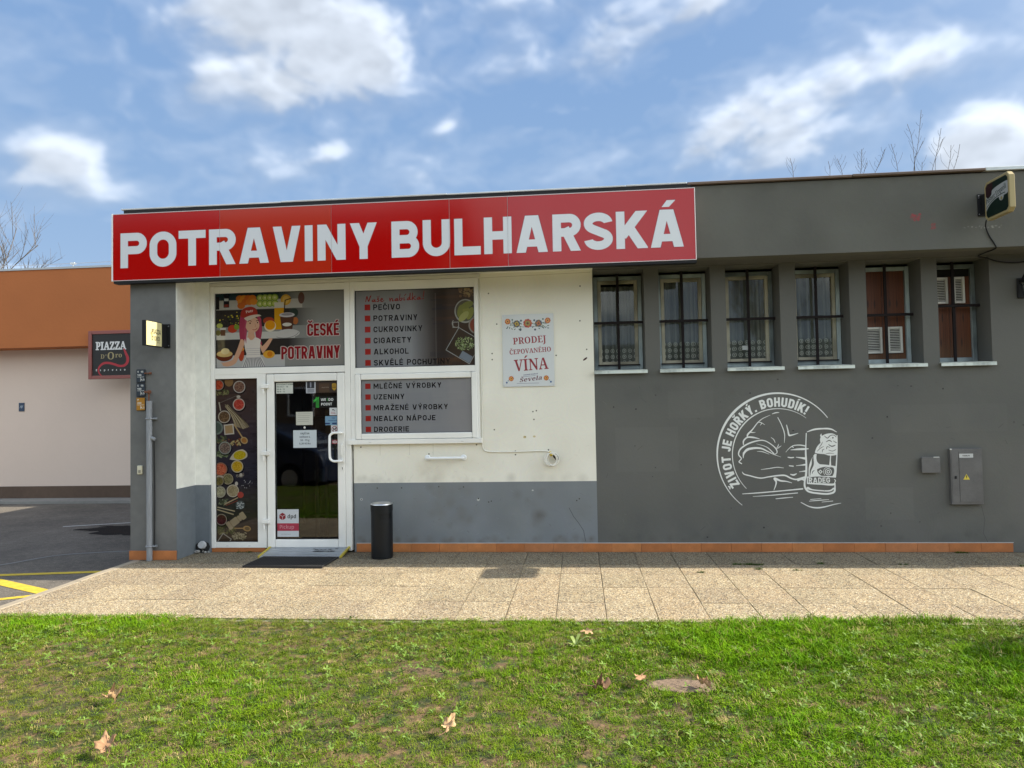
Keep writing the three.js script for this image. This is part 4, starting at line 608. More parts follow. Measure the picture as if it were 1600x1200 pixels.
  put('pickup_sticker', -3.580, -3.318, .178, .500, canvasTex(360, 440, (g) => { g.fillStyle = '#d2d6da'; g.fillRect(0, 0, 360, 440); g.fillStyle = '#8e1428'; g.beginPath(); g.moveTo(36, 84); g.lineTo(88, 54); g.lineTo(140, 84); g.lineTo(140, 144); g.lineTo(88, 174); g.lineTo(36, 144); g.fill(); g.strokeStyle = '#d2d6da'; g.lineWidth = 7; g.beginPath(); g.moveTo(36, 84); g.lineTo(88, 114); g.lineTo(140, 84); g.moveTo(88, 114); g.lineTo(88, 174); g.stroke(); g.fillStyle = '#1e1c20'; g.font = 'bold 84px sans-serif'; g.fillText('dpd', 168, 144); g.fillStyle = '#b2304a'; g.fillRect(0, 224, 360, 122); g.fillStyle = '#d8a0a8'; g.font = '84px sans-serif'; g.fillText('Pickup', 34, 312); g.fillStyle = '#8c9096'; g.font = '20px sans-serif'; g.fillText('www.dpdpickup.cz', 60, 404); }), 'white and red parcel pickup sticker at the bottom of the door', 'sticker', .45);
  const knob = new THREE.SphereGeometry(.013, 12, 8); knob.scale(1, 1, .4); tag(moved(mesh('suction_hook', knob, mat([.7, .68, .64], .4), scene).geometry, -3.236, 1.460, .010) && scene.children[scene.children.length - 1], 'tiny pale suction hook between the two door papers', 'hook');
}
// ramp, mat and bin at the door
{
  const t = thing('entrance_ramp', 'ribbed aluminium ramp with yellow edges in front of the door', 'ramp', [-3.178, 0, .03]);
  const am = mat([.46, .49, .53], .38, { metalness: .65, map: rep(mottle, 2) });
  const s = new THREE.Shape(); s.moveTo(0, .062); s.lineTo(.32, .012); s.lineTo(.32, .002); s.lineTo(0, .05); const g = new THREE.ExtrudeGeometry(s, { depth: .93, bevelEnabled: false }); g.rotateY(-Math.PI / 2); g.translate(.465, 0, 0);
  mesh('plate', tri(g), am, t);
  for (let i = 0; i < 4; i++) { const z = .05 + i * .075; mesh('rib', moved(new THREE.BoxGeometry(.92, .006, .010), 0, .062 - z * .156 + .003, z), mat([.62, .65, .69], .28, { metalness: .8 }), t); }
  for (const x of [-.476, .476]) { const e = new THREE.BoxGeometry(.022, .022, .325); e.rotateX(.156); mesh('edge_strip', moved(e, x, .036, .16), mat([.50, .40, .05], .6), t); }
  const R = rng(2), marks = []; for (let i = 0; i < 16; i++) { const m = new THREE.BoxGeometry(.03 + R() * .05, .0012, .006 + R() * .008); m.rotateY((R() - .5)); m.rotateX(.156); const z = .06 + R() * .09; marks.push(moved(m, .10 + R() * .25, .0625 - z * .156 + .0015, z)); }
  mesh('worn_mark', merge(marks), M.black, t);
}
{
  const t = thing('door_mat', 'black rubber grid mat lying below the ramp', 'mat', [-3.16, .002, .605]);
  const L = [], rub = mat([.02, .02, .021], .7);
  for (let i = 0; i <= 26; i++) L.push(moved(new THREE.BoxGeometry(.012, .018, .47), -.43 + i * .0331, .012, 0));
  for (let i = 0; i <= 13; i++) L.push(moved(new THREE.BoxGeometry(.875, .012, .008), 0, .008, -.235 + i * .0362));
  mesh('grid', merge(L), rub, t); mesh('border', merge([box(-.44, .44, 0, .020, -.245, -.233), box(-.44, .44, 0, .020, .233, .245)]), rub, t);
  t.rotation.y = -.02;
}
{
  const t = thing('ashtray_bin', 'black cylindrical litter bin with steel ashtray top beside the door', 'bin', [-2.235, 0, .30]);
  const bm = mat([.004, .0055, .0075], .42, { ior: 1.4 });
  const R0 = .121, hgt = .60, ow = .55, yo0 = .435, yo1 = .50, face = .62;
  // shell with a real opening at the right front
  const ringPart = (y0, y1, a0, a1) => { const g = new THREE.CylinderGeometry(R0, R0, y1 - y0, 40, 1, true, a0, a1 - a0); g.translate(0, (y0 + y1) / 2, 0); return g; };
  mesh('body', merge([ringPart(0.012, yo0, 0, Math.PI * 2), ringPart(yo1, hgt - .045, 0, Math.PI * 2), ringPart(yo0, yo1, face + ow, face - ow + Math.PI * 2)]), Object.assign(bm.clone(), { side: THREE.DoubleSide }), t);
  mesh('collar', merge([moved(new THREE.CylinderGeometry(R0 + .003, R0 + .003, .075, 40, 1, true), 0, hgt - .04, 0), moved(cyl(R0 - .002, R0 - .002, .01, 40), 0, .005, 0)]), bm, t);
  mesh('liner', moved(new THREE.CylinderGeometry(R0 - .012, R0 - .012, .5, 32, 1, true), 0, .27, 0), mat([.005, .005, .006], .8, { side: THREE.DoubleSide }), t);
  mesh('ashtray', new THREE.LatheGeometry([[0, hgt - .02], [.085, hgt - .02], [.105, hgt + .004], [.112, hgt + .009], [.122, hgt + .006], [.125, hgt - .006]].map((p) => new THREE.Vector2(...p)), 40), mat([.6, .61, .62], .3, { metalness: .9, side: THREE.DoubleSide }), t);
}
// the pillar: projecting sign, marker plates, pipe, bell, valve
{
  const t = thing('projecting_sign', 'small cream square sign in a black frame projecting from the corner pillar', 'sign', [-4.69, 2.54, .452]);
  const face = canvasTex(256, 256, (g) => { g.fillStyle = '#f2e9b4'; g.fillRect(0, 0, 256, 256); g.fillStyle = '#d88a50'; g.globalAlpha = .55; g.beginPath(); g.moveTo(62, 128); g.lineTo(100, 86); g.lineTo(100, 170); g.fill(); g.globalAlpha = 1; g.fillStyle = '#2c2018'; g.font = 'bold 70px sans-serif'; g.save(); g.translate(84, 128); g.scale(.66, 1); g.fillText('PIAZZA', 0, 0); g.fillText("D'ORO", -6, 74); g.restore(); g.font = '15px sans-serif'; g.fillText('espresso', 170, 222); });
  mesh('frame', merge([rbox(-.024, .024, -.140, .140, .115, .415, .006), rbox(-.018, .018, -.13, .13, .006, .12, .004), rbox(-.02, .055, -.138, .138, 0, .010, .003)]), M.black, t);
  for (const s of [-1, 1]) { const q = new THREE.PlaneGeometry(.285, .262); q.rotateY(s * Math.PI / 2); q.translate(s * .0252, 0, .265); mesh('face', q, mat([.66, .655, .62], .4, { map: face }), t); }
  const sc = []; for (const y of [-.11, .11]) { const c = cyl(.006, .006, .004, 8); c.rotateX(Math.PI / 2); mesh('screw', moved(c, .04, y, .012), M.steel, t); }
}
{
  const t = thing('marker_plate_stack', 'two dark blue and one yellow utility plate in a column on the pillar', 'utility plate', [-4.985, 1.93, .452]);
  const plate = (bg, y0, y1, lines, seed) => { const tx = canvasTex(96, 150, (g) => { g.fillStyle = bg; g.fillRect(0, 0, 96, 150); g.fillStyle = '#e6e6e0'; g.font = 'bold 30px sans-serif'; lines.forEach(([s, x, y]) => g.fillText(s, x, y)); g.fillRect(8, 84, 80, 4); g.fillRect(46, 88, 4, 50); }); mesh('bracket', rbox(-.054, .054, y0, y1, .004, .016, .006), M.black, t); const m = mesh('plate', quad(-.050, .050, y0 + .004, y1 - .004, .0172), mat([.85, .85, .85], .5, { map: tx }), t); return m; };
  plate('#27323e', .083, .236, [['V', 10, 36], ['15', 48, 36], ['100', 8, 74], ['4,5', 52, 128]]).userData.label = 'upper dark blue plate'; plate('#27323e', -.075, .078, [['S', 10, 36], ['15', 48, 36], ['100', 8, 74], ['9,5', 52, 128]]); plate('#b47c12', -.235, -.085, [['P', 10, 36], ['', 48, 36], ['200', 8, 74], ['4,2', 50, 128]]).userData.label = 'yellow plate';
  mesh('bolt', merge([moved(new THREE.BoxGeometry(.075, .012, .012), .085, .19, .02), moved(cyl(.014, .014, .02, 10).rotateZ(1.57), .118, .19, .02)]), M.rust, t);
}
{
  const t = thing('wall_pipe', 'grey painted vertical pipe clamped to the corner pillar', 'pipe', [-4.862, 0, .50]);
  const pm = mat([.27, .285, .31], .55, { map: rep(mottle, 3) });
  mesh('pipe', moved(cyl(.031, .031, 1.80, 16), 0, .902, 0), pm, t); mesh('cap_bolt', merge([moved(cyl(.008, .008, .12, 8), -.005, 1.85, 0), moved(cyl(.02, .02, .03, 8).rotateZ(1.57), .0, 1.905, 0), moved(cyl(.012, .012, .05, 8).rotateZ(1.57), -.03, 1.905, 0)]), M.rust, t);
  for (const [y, w] of [[1.60, 1], [.16, 1]]) mesh('clamp', merge([moved(new THREE.TorusGeometry(.034, .008, 8, 20).rotateX(Math.PI / 2), 0, y, 0), rbox(-.065, .07, y - .012, y + .012, -.046, -.03, .003), moved(cyl(.009, .009, .05, 8).rotateZ(1.57), .055, y, 0)]), pm, t);
  mesh('junction', merge([moved(cyl(.02, .02, .05, 10).rotateZ(1.2), .045, 1.375, 0)]), pm, t);
  mesh('cable', tube([[.045, 1.36, -.02], [.04, 1.2, -.03], [.044, .8, -.032], [.04, .3, -.034], [.04, .15, -.03]], .005, 30, 6), M.black, t);
}
{
  const t = thing('door_bell', 'small cream doorbell box low on the corner pillar', 'doorbell', [-4.998, 1.02, .452]);
  mesh('case', rbox(-.030, .030, -.050, .050, 0, .022, .008), mat([.66, .62, .47], .5), t); mesh('button', rbox(-.014, .016, -.034, .0, .022, .028, .003), mat([.30, .28, .22], .5), t);
}
{
  const t = thing('broken_vent_stub', 'white broken plastic drain stub at the foot of the entrance recess', 'drain stub', [-4.472, .0, .062]);
  mesh('stub', moved(cyl(.050, .042, .035, 9).rotateX(1.35), 0, .098, .022), mat([.55, .56, .58], .8, { map: rep(mottle, 5) }), t); const hb = new THREE.CircleGeometry(.078, 9); hb.scale(1.2, .9, 1); mesh('hole', moved(hb, .0, .072, .0032), mat([.02, .02, .02], .95), t);
  const R = rng(5), l = []; for (let i = 0; i < 9; i++) { const c = new THREE.DodecahedronGeometry(.008 + R() * .012, 0); c.translate((R() - .5) * .17, .008 + R() * .02, .012 + R() * .03); l.push(c); } mesh('plaster_crumbs', merge(l), mat([.34, .33, .31], .95), t).userData.kind = 'stuff';
}
// ---------------------------------------------------------------- the pub wall: painted emblem, boxes, projecting sign, lantern
{
  const tex = { color: null }; const W = 1278, H = 1200, K = 1.2;
  const alpha = canvasTex(W, H, (g) => {
    g.fillStyle = '#000'; g.fillRect(0, 0, W, H); g.setTransform(K, 0, 0, K, -150 * K, -120 * K); g.fillStyle = g.strokeStyle = '#fff';
    const arc = (r, a0, a1, w0, w1, w2, cx = 690, cy = 662) => { const n = 60, p = []; for (let i = 0; i <= n; i++) { const a = lerp(a0, a1, i / n) * D2R, w = i < n / 2 ? lerp(w0, w1, i / n * 2) : lerp(w1, w2, i / n * 2 - 1); p.push([cx + Math.cos(a) * r, cy + Math.sin(a) * r, w]); } brush(g, p); };
    arc(530, 128, 323.5, 4, 21, 6); arc(398, 136, 308, 4, 11, 3);
    const s = 'ŽIVOT JE HOŘKÝ. BOHUDÍK!', h = 80, t = 16.5, gap = 8, base = 414, total = textW(s, h, t, .78, gap); let a = 145 * D2R; const k = (159.5 * D2R) / total;
    for (const ch of s) { const w = glyphW(ch, h, t, .78); const m = a + (w / 2) * k; if (ch !== ' ') { g.save(); g.translate(690 + Math.cos(m) * base, 662 + Math.sin(m) * base); g.rotate(m + Math.PI / 2); g.scale(base * k * 1.05, 1); glyph(g, ch, -w / 2, -h, w, h, t); g.restore(); } a += (w + gap) * k; }
    const S = (...p) => brush(g, p);
    S([645, 308, 4], [680, 298, 9], [705, 297, 4]); S([628, 318, 3], [560, 348, 6], [515, 385, 8], [470, 440, 10], [430, 480, 14], [424, 496, 8]); S([515, 378, 3], [545, 380, 6], [580, 400, 3]); S([540, 404, 3], [552, 386, 6], [545, 378, 3]); S([452, 462, 9], [480, 464, 6], [498, 462, 2]);
    S([390, 565, 8], [392, 535, 12], [425, 505, 12], [470, 505, 14], [530, 518, 4]); S([370, 728, 8], [348, 712, 9], [368, 685, 9], [346, 650, 10], [358, 610, 12], [400, 575, 13], [470, 545, 12], [560, 532, 9], [620, 560, 8], [672, 610, 9], [676, 640, 7], [656, 652, 5]);
    S([385, 680, 5], [390, 645, 14], [420, 612, 18], [470, 598, 18], [540, 600, 14], [600, 628, 9], [655, 655, 5], [710, 675, 2]); S([380, 640, 3], [420, 602, 6], [480, 590, 3]); S([500, 560, 2], [590, 590, 6], [650, 645, 9]); S([505, 625, 2], [550, 628, 6], [610, 650, 3]);
    S([693, 340, 6], [722, 400, 7], [746, 480, 8], [742, 555, 3]); S([766, 405, 7], [776, 450, 11], [786, 492, 14], [800, 492, 12], [862, 476, 4]); S([630, 508, 3], [652, 526, 6], [664, 552, 4]); S([672, 604, 4], [688, 580, 6], [692, 565, 3]); S([680, 605, 4], [700, 590, 6], [716, 580, 2]);
    S([752, 634, 3], [780, 605, 5], [815, 582, 8], [870, 576, 9], [910, 582, 10], [925, 586, 8]); S([806, 588, 7], [822, 598, 3]); S([795, 616, 4], [850, 612, 14], [905, 610, 17], [946, 608, 6]); S([770, 678, 8], [795, 682, 10], [818, 680, 8]); S([838, 678, 4], [880, 684, 12], [915, 690, 20]); S([778, 750, 7], [812, 754, 9]); S([838, 750, 4], [880, 746, 8], [915, 742, 16]); S([862, 802, 4], [895, 798, 8], [918, 796, 14]); S([786, 822, 6], [812, 828, 14], [838, 818, 7]);
    S([535, 780, 3], [600, 772, 6], [680, 762, 6], [730, 768, 3]); S([372, 798, 4], [385, 815, 8], [440, 832, 10], [530, 852, 10], [600, 842, 10], [680, 832, 12], [740, 832, 13], [790, 856, 12], [830, 866, 12], [870, 858, 14], [905, 850, 18]); S([848, 876, 12], [880, 866, 12], [905, 872, 16]);
    S([640, 955, 4], [655, 920, 9], [662, 885, 14], [650, 858, 20], [700, 876, 14], [750, 882, 9], [796, 895, 4]);
    S([370, 985, 5], [520, 976, 9], [700, 962, 9], [885, 946, 11]); S([458, 1008, 3], [650, 996, 7], [842, 980, 7]); S([655, 1028, 5], [720, 1022, 7], [800, 1016, 4]);
    S([868, 1060, 5], [940, 1096, 9], [1000, 1106, 12], [1060, 1100, 10], [1150, 1078, 7], [1206, 1068, 3]); S([950, 1036, 5], [1040, 1028, 4]); S([938, 1050, 4], [1010, 1044, 7], [1105, 1038, 4]); S([1045, 1058, 4], [1138, 1050, 5]);
    // the glass
    S([940, 465, 6], [1000, 446, 14], [1080, 440, 12], [1150, 448, 10], [1185, 468, 5]); S([960, 455, 5], [1060, 438, 6], [1140, 442, 8], [1190, 470, 4]); S([932, 478, 9], [926, 560, 9], [922, 640, 14], [924, 740, 16], [918, 830, 18], [906, 880, 15], [906, 930, 16], [930, 965, 16], [1020, 985, 15], [1110, 988, 15], [1152, 972, 16], [1160, 930, 12], [1160, 900, 10]); S([1192, 500, 8], [1190, 600, 8], [1182, 700, 10], [1172, 800, 12], [1166, 850, 10]); S([930, 940, 22], [960, 952, 12], [1040, 962, 10], [1120, 962, 12], [1148, 945, 14]);
    S([930, 848, 10], [1000, 840, 7], [1165, 850, 7]); S([932, 900, 12], [1040, 906, 14], [1150, 910, 16], [1160, 900, 8]); S([930, 846, 8], [928, 900, 10]);
    text(g, 'RADEG', 940, 852, 44, 8.5, .93, 6, '#fff'); S([1158, 868, 6], [1166, 880, 8], [1158, 896, 6]);
    // bearded figure on the glass: a pale mass with dark lines cut into it
    g.fillStyle = '#fff'; g.beginPath(); g.moveTo(1060, 505); g.quadraticCurveTo(1090, 480, 1140, 480); g.quadraticCurveTo(1192, 484, 1194, 530); g.lineTo(1190, 660); g.quadraticCurveTo(1130, 680, 1080, 655); g.quadraticCurveTo(1000, 650, 1000, 640); g.quadraticCurveTo(1010, 590, 1050, 560); g.quadraticCurveTo(1040, 520, 1060, 505); g.fill(); S([1060, 484, 4], [1056, 500, 14], [1075, 515, 14], [1100, 508, 10]);
    g.beginPath(); g.moveTo(1000, 650); g.quadraticCurveTo(950, 710, 942, 780); g.lineTo(940, 838); g.lineTo(1172, 846); g.lineTo(1180, 760); g.quadraticCurveTo(1120, 745, 1040, 740); g.quadraticCurveTo(1000, 720, 1015, 655); g.fill(); S([1132, 668, 9], [1128, 710, 10], [1126, 745, 16]);
    g.fillStyle = '#000'; S([1085, 502, 4], [1110, 520, 7], [1135, 500, 6], [1165, 496, 5], [1184, 512, 5]); disc(g, 1156, 518, 7, 7, '#000'); S([1098, 552, 4], [1125, 540, 8], [1145, 552, 5]); S([1160, 545, 4], [1184, 560, 6]); S([1118, 575, 5], [1145, 590, 9], [1172, 582, 7]); S([1100, 610, 7], [1106, 592, 5], [1128, 600, 4]); S([1118, 622, 4], [1150, 630, 5], [1178, 618, 4]); S([1036, 600, 3], [1056, 575, 5], [1068, 552, 3]); S([1020, 630, 3], [1046, 606, 5], [1076, 590, 3]); S([1062, 640, 3], [1066, 620, 6], [1080, 612, 3]); S([1090, 655, 3], [1120, 648, 5], [1160, 650, 3]);
    S([952, 832, 3], [958, 790, 12], [978, 740, 18], [980, 700, 14], [985, 672, 3]); S([970, 820, 3], [978, 800, 7], [992, 790, 3]); 
    g.beginPath(); g.moveTo(1014, 782); g.quadraticCurveTo(1080, 748, 1152, 770); g.quadraticCurveTo(1168, 800, 1142, 840); g.lineTo(1050, 838); g.quadraticCurveTo(1010, 815, 1014, 782); g.fill();
    g.fillStyle = '#fff'; g.save(); g.translate(1042, 803); g.rotate(.785); g.fillRect(-13, -13, 26, 26); g.restore(); disc(g, 1042, 803, 7, 7, '#000'); g.strokeStyle = '#fff'; g.lineWidth = 6; g.beginPath(); g.arc(1108, 804, 26, 0, 7); g.stroke(); disc(g, 1108, 804, 15, 15, '#fff'); disc(g, 1108, 804, 8, 8, '#000'); g.lineWidth = 4; g.beginPath(); g.arc(1108, 804, 40, 2.4, 5.2); g.stroke();
    // worn paint
    const R = rng(44); for (let i = 0; i < 420; i++) disc(g, 150 + R() * 1065, 120 + R() * 1000, .8 + R() * 1.8, .8 + R(), `rgba(0,0,0,${.3 + R() * .5})`, R() * 3);
  });
  alpha.colorSpace = THREE.NoColorSpace;
  const m = mesh('wall_mural', quad(1.512, 2.852, .466, 1.772, .0022), mat([.72, .73, .71], .75, { alphaMap: alpha, transparent: true }), scene);
  m.rotation.z = 0; tag(m, 'white painted round emblem of a hand holding a glass on the dark wall', 'mural');
}
{
  const t = thing('meter_cabinet', 'tall grey metal meter cabinet with yellow warning triangle on the dark wall', 'cabinet', [4.14, .815, 0]);
  const gm = mat([.125, .122, .122], .6, { map: rep(mottle, 2) });
  mesh('case', rbox(-.162, .165, -.300, .302, 0, .045, .006), gm, t); mesh('door', rbox(-.075, .150, -.272, .268, .045, .050, .003), gm, t); mesh('hinge_strip', rbox(-.150, -.080, -.272, .268, .045, .0485, .003), gm, t);
  mesh('number_plate', quad(-.072, .070, .205, .248, .0516), mat([.72, .72, .72], .5, { map: canvasTex(140, 44, (g) => { g.fillStyle = '#d6d8d8'; g.fillRect(0, 0, 140, 44); g.fillStyle = '#333'; g.font = 'bold 24px sans-serif'; g.fillText('1008/9', 30, 31); }) }), t);
  const s = new THREE.Shape([new THREE.Vector2(-.034, 0), new THREE.Vector2(.034, 0), new THREE.Vector2(0, .06)]); mesh('warning_triangle', moved(new THREE.ExtrudeGeometry(s, { depth: .001, bevelEnabled: false }), -.005, -.03, .0502), mat([.62, .50, .06], .5), t);
  const b = new THREE.Shape([[-.002, .045], [.007, .045], [.001, .03], [.008, .03], [-.004, .008], [-.001, .024], [-.008, .024]].map((p) => new THREE.Vector2(...p))); mesh('lightning_bolt', moved(new THREE.ExtrudeGeometry(b, { depth: .0006, bevelEnabled: false }), -.005, -.03, .0513), M.black, t);
  mesh('lock', merge([rbox(-.125, -.105, -.02, .01, .0485, .056, .003)]), M.black, t); mesh('chipped_corner', rbox(-.163, -.140, .290, .303, .040, .0465, .003), mat([.6, .6, .58], .6), t);
}
{
  const t = thing('junction_box', 'small square grey junction box left of the meter cabinet', 'junction box', [3.775, .945, 0]);
  const gm = mat([.135, .132, .132], .6, { map: rep(mottle, 3) });
  mesh('case', rbox(-.088, .092, -.078, .080, 0, .04, .012), gm, t); mesh('lid', rbox(-.094, .098, -.086, .086, .04, .05, .010), gm, t); mesh('scratched_edge', rbox(.03, .09, .080, .088, .042, .0515, .002), mat([.6, .6, .6], .5), t);
}
{
  const t = thing('beer_sign', 'green and gold projecting beer sign high on the right fascia', 'sign', [4.188, 3.648, .454]);
  const c = .036, h = .192, z0 = .10, z1 = .515, outline = (q, i) => [[z0 + i + q, -h + i], [z1 - i - q, -h + i], [z1 - i, -h + i + q], [z1 - i, h - i - q], [z1 - i - q, h - i], [z0 + i + q, h - i], [z0 + i, h - i - q], [z0 + i, -h + i + q]].map((p) => new THREE.Vector2(...p));
  const gold = mat([.36, .285, .135], .5, { metalness: .2 });
  const sh = new THREE.Shape(outline(c, 0)); const g = new THREE.ExtrudeGeometry(sh, { depth: .044, bevelEnabled: true, bevelSize: .004, bevelThickness: .004, bevelSegments: 1 }); g.rotateY(-Math.PI / 2); g.translate(.022, 0, 0);
  mesh('case', g, gold, t);
  const face = canvasTex(512, 446, (g) => {
    g.fillStyle = '#0c2a22'; g.fillRect(0, 0, 512, 446); g.fillStyle = '#3a1620'; g.beginPath(); g.moveTo(0, 0); g.lineTo(170, 0); g.quadraticCurveTo(200, 120, 110, 180); g.lineTo(0, 200); g.fill();
    g.fillStyle = '#d2d4d2'; g.beginPath(); g.moveTo(10, 330); g.lineTo(10, 190); g.quadraticCurveTo(24, 150, 40, 175); g.quadraticCurveTo(90, 215, 150, 165); g.lineTo(156, 130); g.quadraticCurveTo(180, 96, 470, 92); g.quadraticCurveTo(496, 96, 496, 130); g.lineTo(496, 210); g.quadraticCurveTo(484, 240, 440, 240); g.lineTo(400, 240); g.quadraticCurveTo(392, 290, 350, 288); g.quadraticCurveTo(306, 286, 300, 236); g.quadraticCurveTo(120, 240, 20, 344); g.fill();
    g.fillStyle = '#15332a'; g.save(); g.translate(26, 255); g.rotate(-.2); g.scale(.86, 1.2); g.font = 'bold 66px serif'; g.fillText('Pilsner Urquell', 0, 0); g.restore();
    g.strokeStyle = '#15332a'; g.lineWidth = 9; g.beginPath(); g.moveTo(30, 300); g.quadraticCurveTo(180, 205, 430, 216); g.stroke(); disc(g, 352, 262, 20, 20, '#b8a86a'); g.strokeStyle = '#2c4a3c'; g.lineWidth = 4; g.beginPath(); g.arc(256, 300, 90, .6, 2.4); g.stroke();
  });
  for (const s of [-1, 1]) { const f = new THREE.ShapeGeometry(new THREE.Shape(outline(c * .8, .022))); const p = f.attributes.position, uv = f.attributes.uv; for (let i = 0; i < p.count; i++) uv.setXY(i, (s < 0 ? 1 : 0) + (s < 0 ? -1 : 1) * 0 + (s < 0 ? (p.getX(i) - z0) / (z1 - z0) - 1 : (z1 - p.getX(i)) / (z1 - z0)), (p.getY(i) + h) / (2 * h)); f.rotateY(-Math.PI / 2); f.translate(s * .0275, 0, 0); mesh('face', f, mat([.5, .5, .5], .3, { map: face, ior: 1.35, side: THREE.DoubleSide }), t); }
  mesh('bracket', merge([rbox(-.05, .05, -.115, .115, 0, .012, .003), rbox(-.016, .016, -.10, .10, .012, .105, .003)]), M.black, t);
  const sc = []; for (const y of [-.095, .075, .095]) { const k = cyl(.006, .006, .004, 8); k.rotateX(Math.PI / 2); mesh('screw', moved(k, -.038, y, .013), M.steel, t); }
}
tag(mesh('sign_cable', tube([[4.18, 3.47, .53], [4.20, 3.42, .48], [4.24, 3.33, .462], [4.29, 3.24, .462], [4.31, 3.205, .45], [4.315, 3.198, .40], [4.31, 3.195, .22], [4.33, 3.19, .08], [4.42, 3.175, .06], [4.55, 3.14, .03], [4.72, 3.12, .02], [4.86, 3.13, .02], [5.0, 3.16, .02]], .007, 80, 6), M.black, scene), 'thin black cable hanging from the beer sign to the lantern', 'cable');
{
  const t = thing('wall_lantern', 'black carriage lantern on the wall at the right edge', 'lantern', [4.79, 2.83, 0]);
  mesh('wall_plate', rbox(-.04, .04, -.10, .12, 0, .02, .01), M.black, t); mesh('arm', tube([[0, .06, .02], [0, .12, .06], [0, .16, .12], [0, .15, .16]], .012, 20, 8), M.black, t);
  mesh('cap', merge([moved(new THREE.SphereGeometry(.062, 16, 8, 0, 6.3, 0, 1.57), 0, .075, .16), moved(cyl(.088, .075, .02, 6), 0, .062, .16), moved(new THREE.SphereGeometry(.015, 10, 8), 0, .145, .16)]), M.black, t);
  mesh('glass', moved(cyl(.042, .075, .16, 6, true), 0, -.03, .16), mat([.7, .72, .7], .15, { transmission: .9, thickness: 0, side: THREE.DoubleSide }), t);
  const ribs = []; for (let i = 0; i < 6; i++) { const a = i * Math.PI / 3 + Math.PI / 6 * 0; ribs.push(tube([[Math.sin(a) * .078, .05, .16 + Math.cos(a) * .078], [Math.sin(a) * .044, -.11, .16 + Math.cos(a) * .044]], .006, 4, 6)); } ribs.push(moved(cyl(.03, .046, .03, 6), 0, -.122, .16)); mesh('cage', merge(ribs), M.black, t);
}

// ---------------------------------------------------------------- the neighbouring building
{
  const n = thing('neighbour_building', 'pink rendered building with broad orange fascia across the yard', 'building');
  const pink = mat([.74, .60, .505], .92, { map: dataTex(256, (u, v) => { const k = .955 + .05 * tfbm(u, v, 4, 4, 131); return [k, k, k]; }, true, .13), bumpMap: plasterBump, bumpScale: .0022 }), zB = -5.92, orange = mat([.47, .152, .046], .92, { map: dataTex(256, (u, v) => { const k = .94 + .07 * tfbm(u, v, 5, 4, 137); return [k, k, k]; }, true, .2), bumpMap: plasterBump, bumpScale: .0025 });
  mesh('wall', box(-40, -3, .18, 3.15, -14, zB), pink, n);
  mesh('skirting', box(-40, -3, -.13, .18, -14, zB + .012), plaster([.13, .085, .06]), n);
  mesh('fascia', box(-40, -3, 3.065, 4.66, -14, -5.42), orange, n);
  mesh('roof', box(-40.02, -2.98, 4.66, 4.70, -14.02, -5.40), mat([.45, .47, .48], .5, { metalness: .3 }), n);
  mesh('lightning_rod_wire', tube([[-14, 4.80, -5.5], [-11.5, 4.78, -5.5], [-9, 4.79, -5.5]], .006, 20, 5), M.steel, n); mesh('wire_holder', merge([moved(cyl(.012, .012, .1, 6), -12.9, 4.745, -5.5), moved(cyl(.012, .012, .1, 6), -10.3, 4.745, -5.5), rbox(-10.35, -10.25, 4.76, 4.80, -5.53, -5.47)]), M.steel, n);
}
{
  const t = thing('cafe_sign', 'square black cafe sign in a red-brown frame with a red swirl', 'sign', [-9.38, 2.87, -5.418]);
  const face = canvasTex(512, 520, (g) => {
    g.fillStyle = '#0e0b0a'; g.fillRect(0, 0, 512, 520);
    g.fillStyle = '#e4e2de'; g.font = 'bold 118px serif'; g.save(); g.translate(48, 196); const w = g.measureText('PIAZZA').width; g.scale(392 / w, 1.12); g.lineWidth = 6; g.strokeStyle = '#e4e2de'; g.fillText('PIAZZA', 0, 0); g.strokeText('PIAZZA', 0, 0); g.restore();
    g.fillStyle = '#a39468'; g.font = 'bold 70px serif'; g.fillText('D', 112, 306); g.fillText("'", 172, 306); g.font = 'bold 124px serif'; g.fillText('O', 196, 318); g.font = 'bold 80px serif'; g.fillText('ro', 300, 296);
    g.fillStyle = '#b0202e'; brush(g, [[416, 196, 20], [440, 250, 30], [462, 310, 36], [456, 360, 34], [420, 396, 30], [360, 402, 28], [290, 380, 28], [220, 362, 28], [150, 366, 28], [104, 400, 24], [84, 446, 22], [100, 494, 16], [126, 520, 12]]);
    g.fillStyle = '#e4e2de'; g.font = 'bold 34px sans-serif'; [...'Espresso'].forEach((c, i) => g.fillText(c, 50 + i * 52, 460));
  });
  mesh('frame', frameBars(-.49, .49, -.49, .49, .07, 0, .06, .008), mat([.27, .085, .07], .6), t); mesh('panel', quad(-.425, .425, -.425, .425, .035), mat([.9, .9, .9], .4, { map: face }), t); mesh('back', box(-.48, .48, -.48, .48, .001, .03), M.black, t);
}
{
  const t = thing('blue_wall_plate', 'tiny dark blue marker plate on the pink wall', 'plate', [-11.77, 1.855, -5.918]);
  mesh('plate', rbox(-.062, .062, -.09, .09, 0, .012, .003), mat([.03, .06, .11], .5), t); mesh('print', quad(-.055, .055, -.082, .082, .0135), mat([.85, .85, .85], .5, { map: canvasTex(64, 96, (g) => { g.fillStyle = '#2f4560'; g.fillRect(0, 0, 64, 96); g.strokeStyle = '#b8c4d0'; g.lineWidth = 6; g.beginPath(); g.moveTo(12, 60); g.lineTo(30, 30); g.lineTo(36, 60); g.lineTo(54, 26); g.stroke(); g.fillRect(10, 74, 44, 5); }) }), t);
}

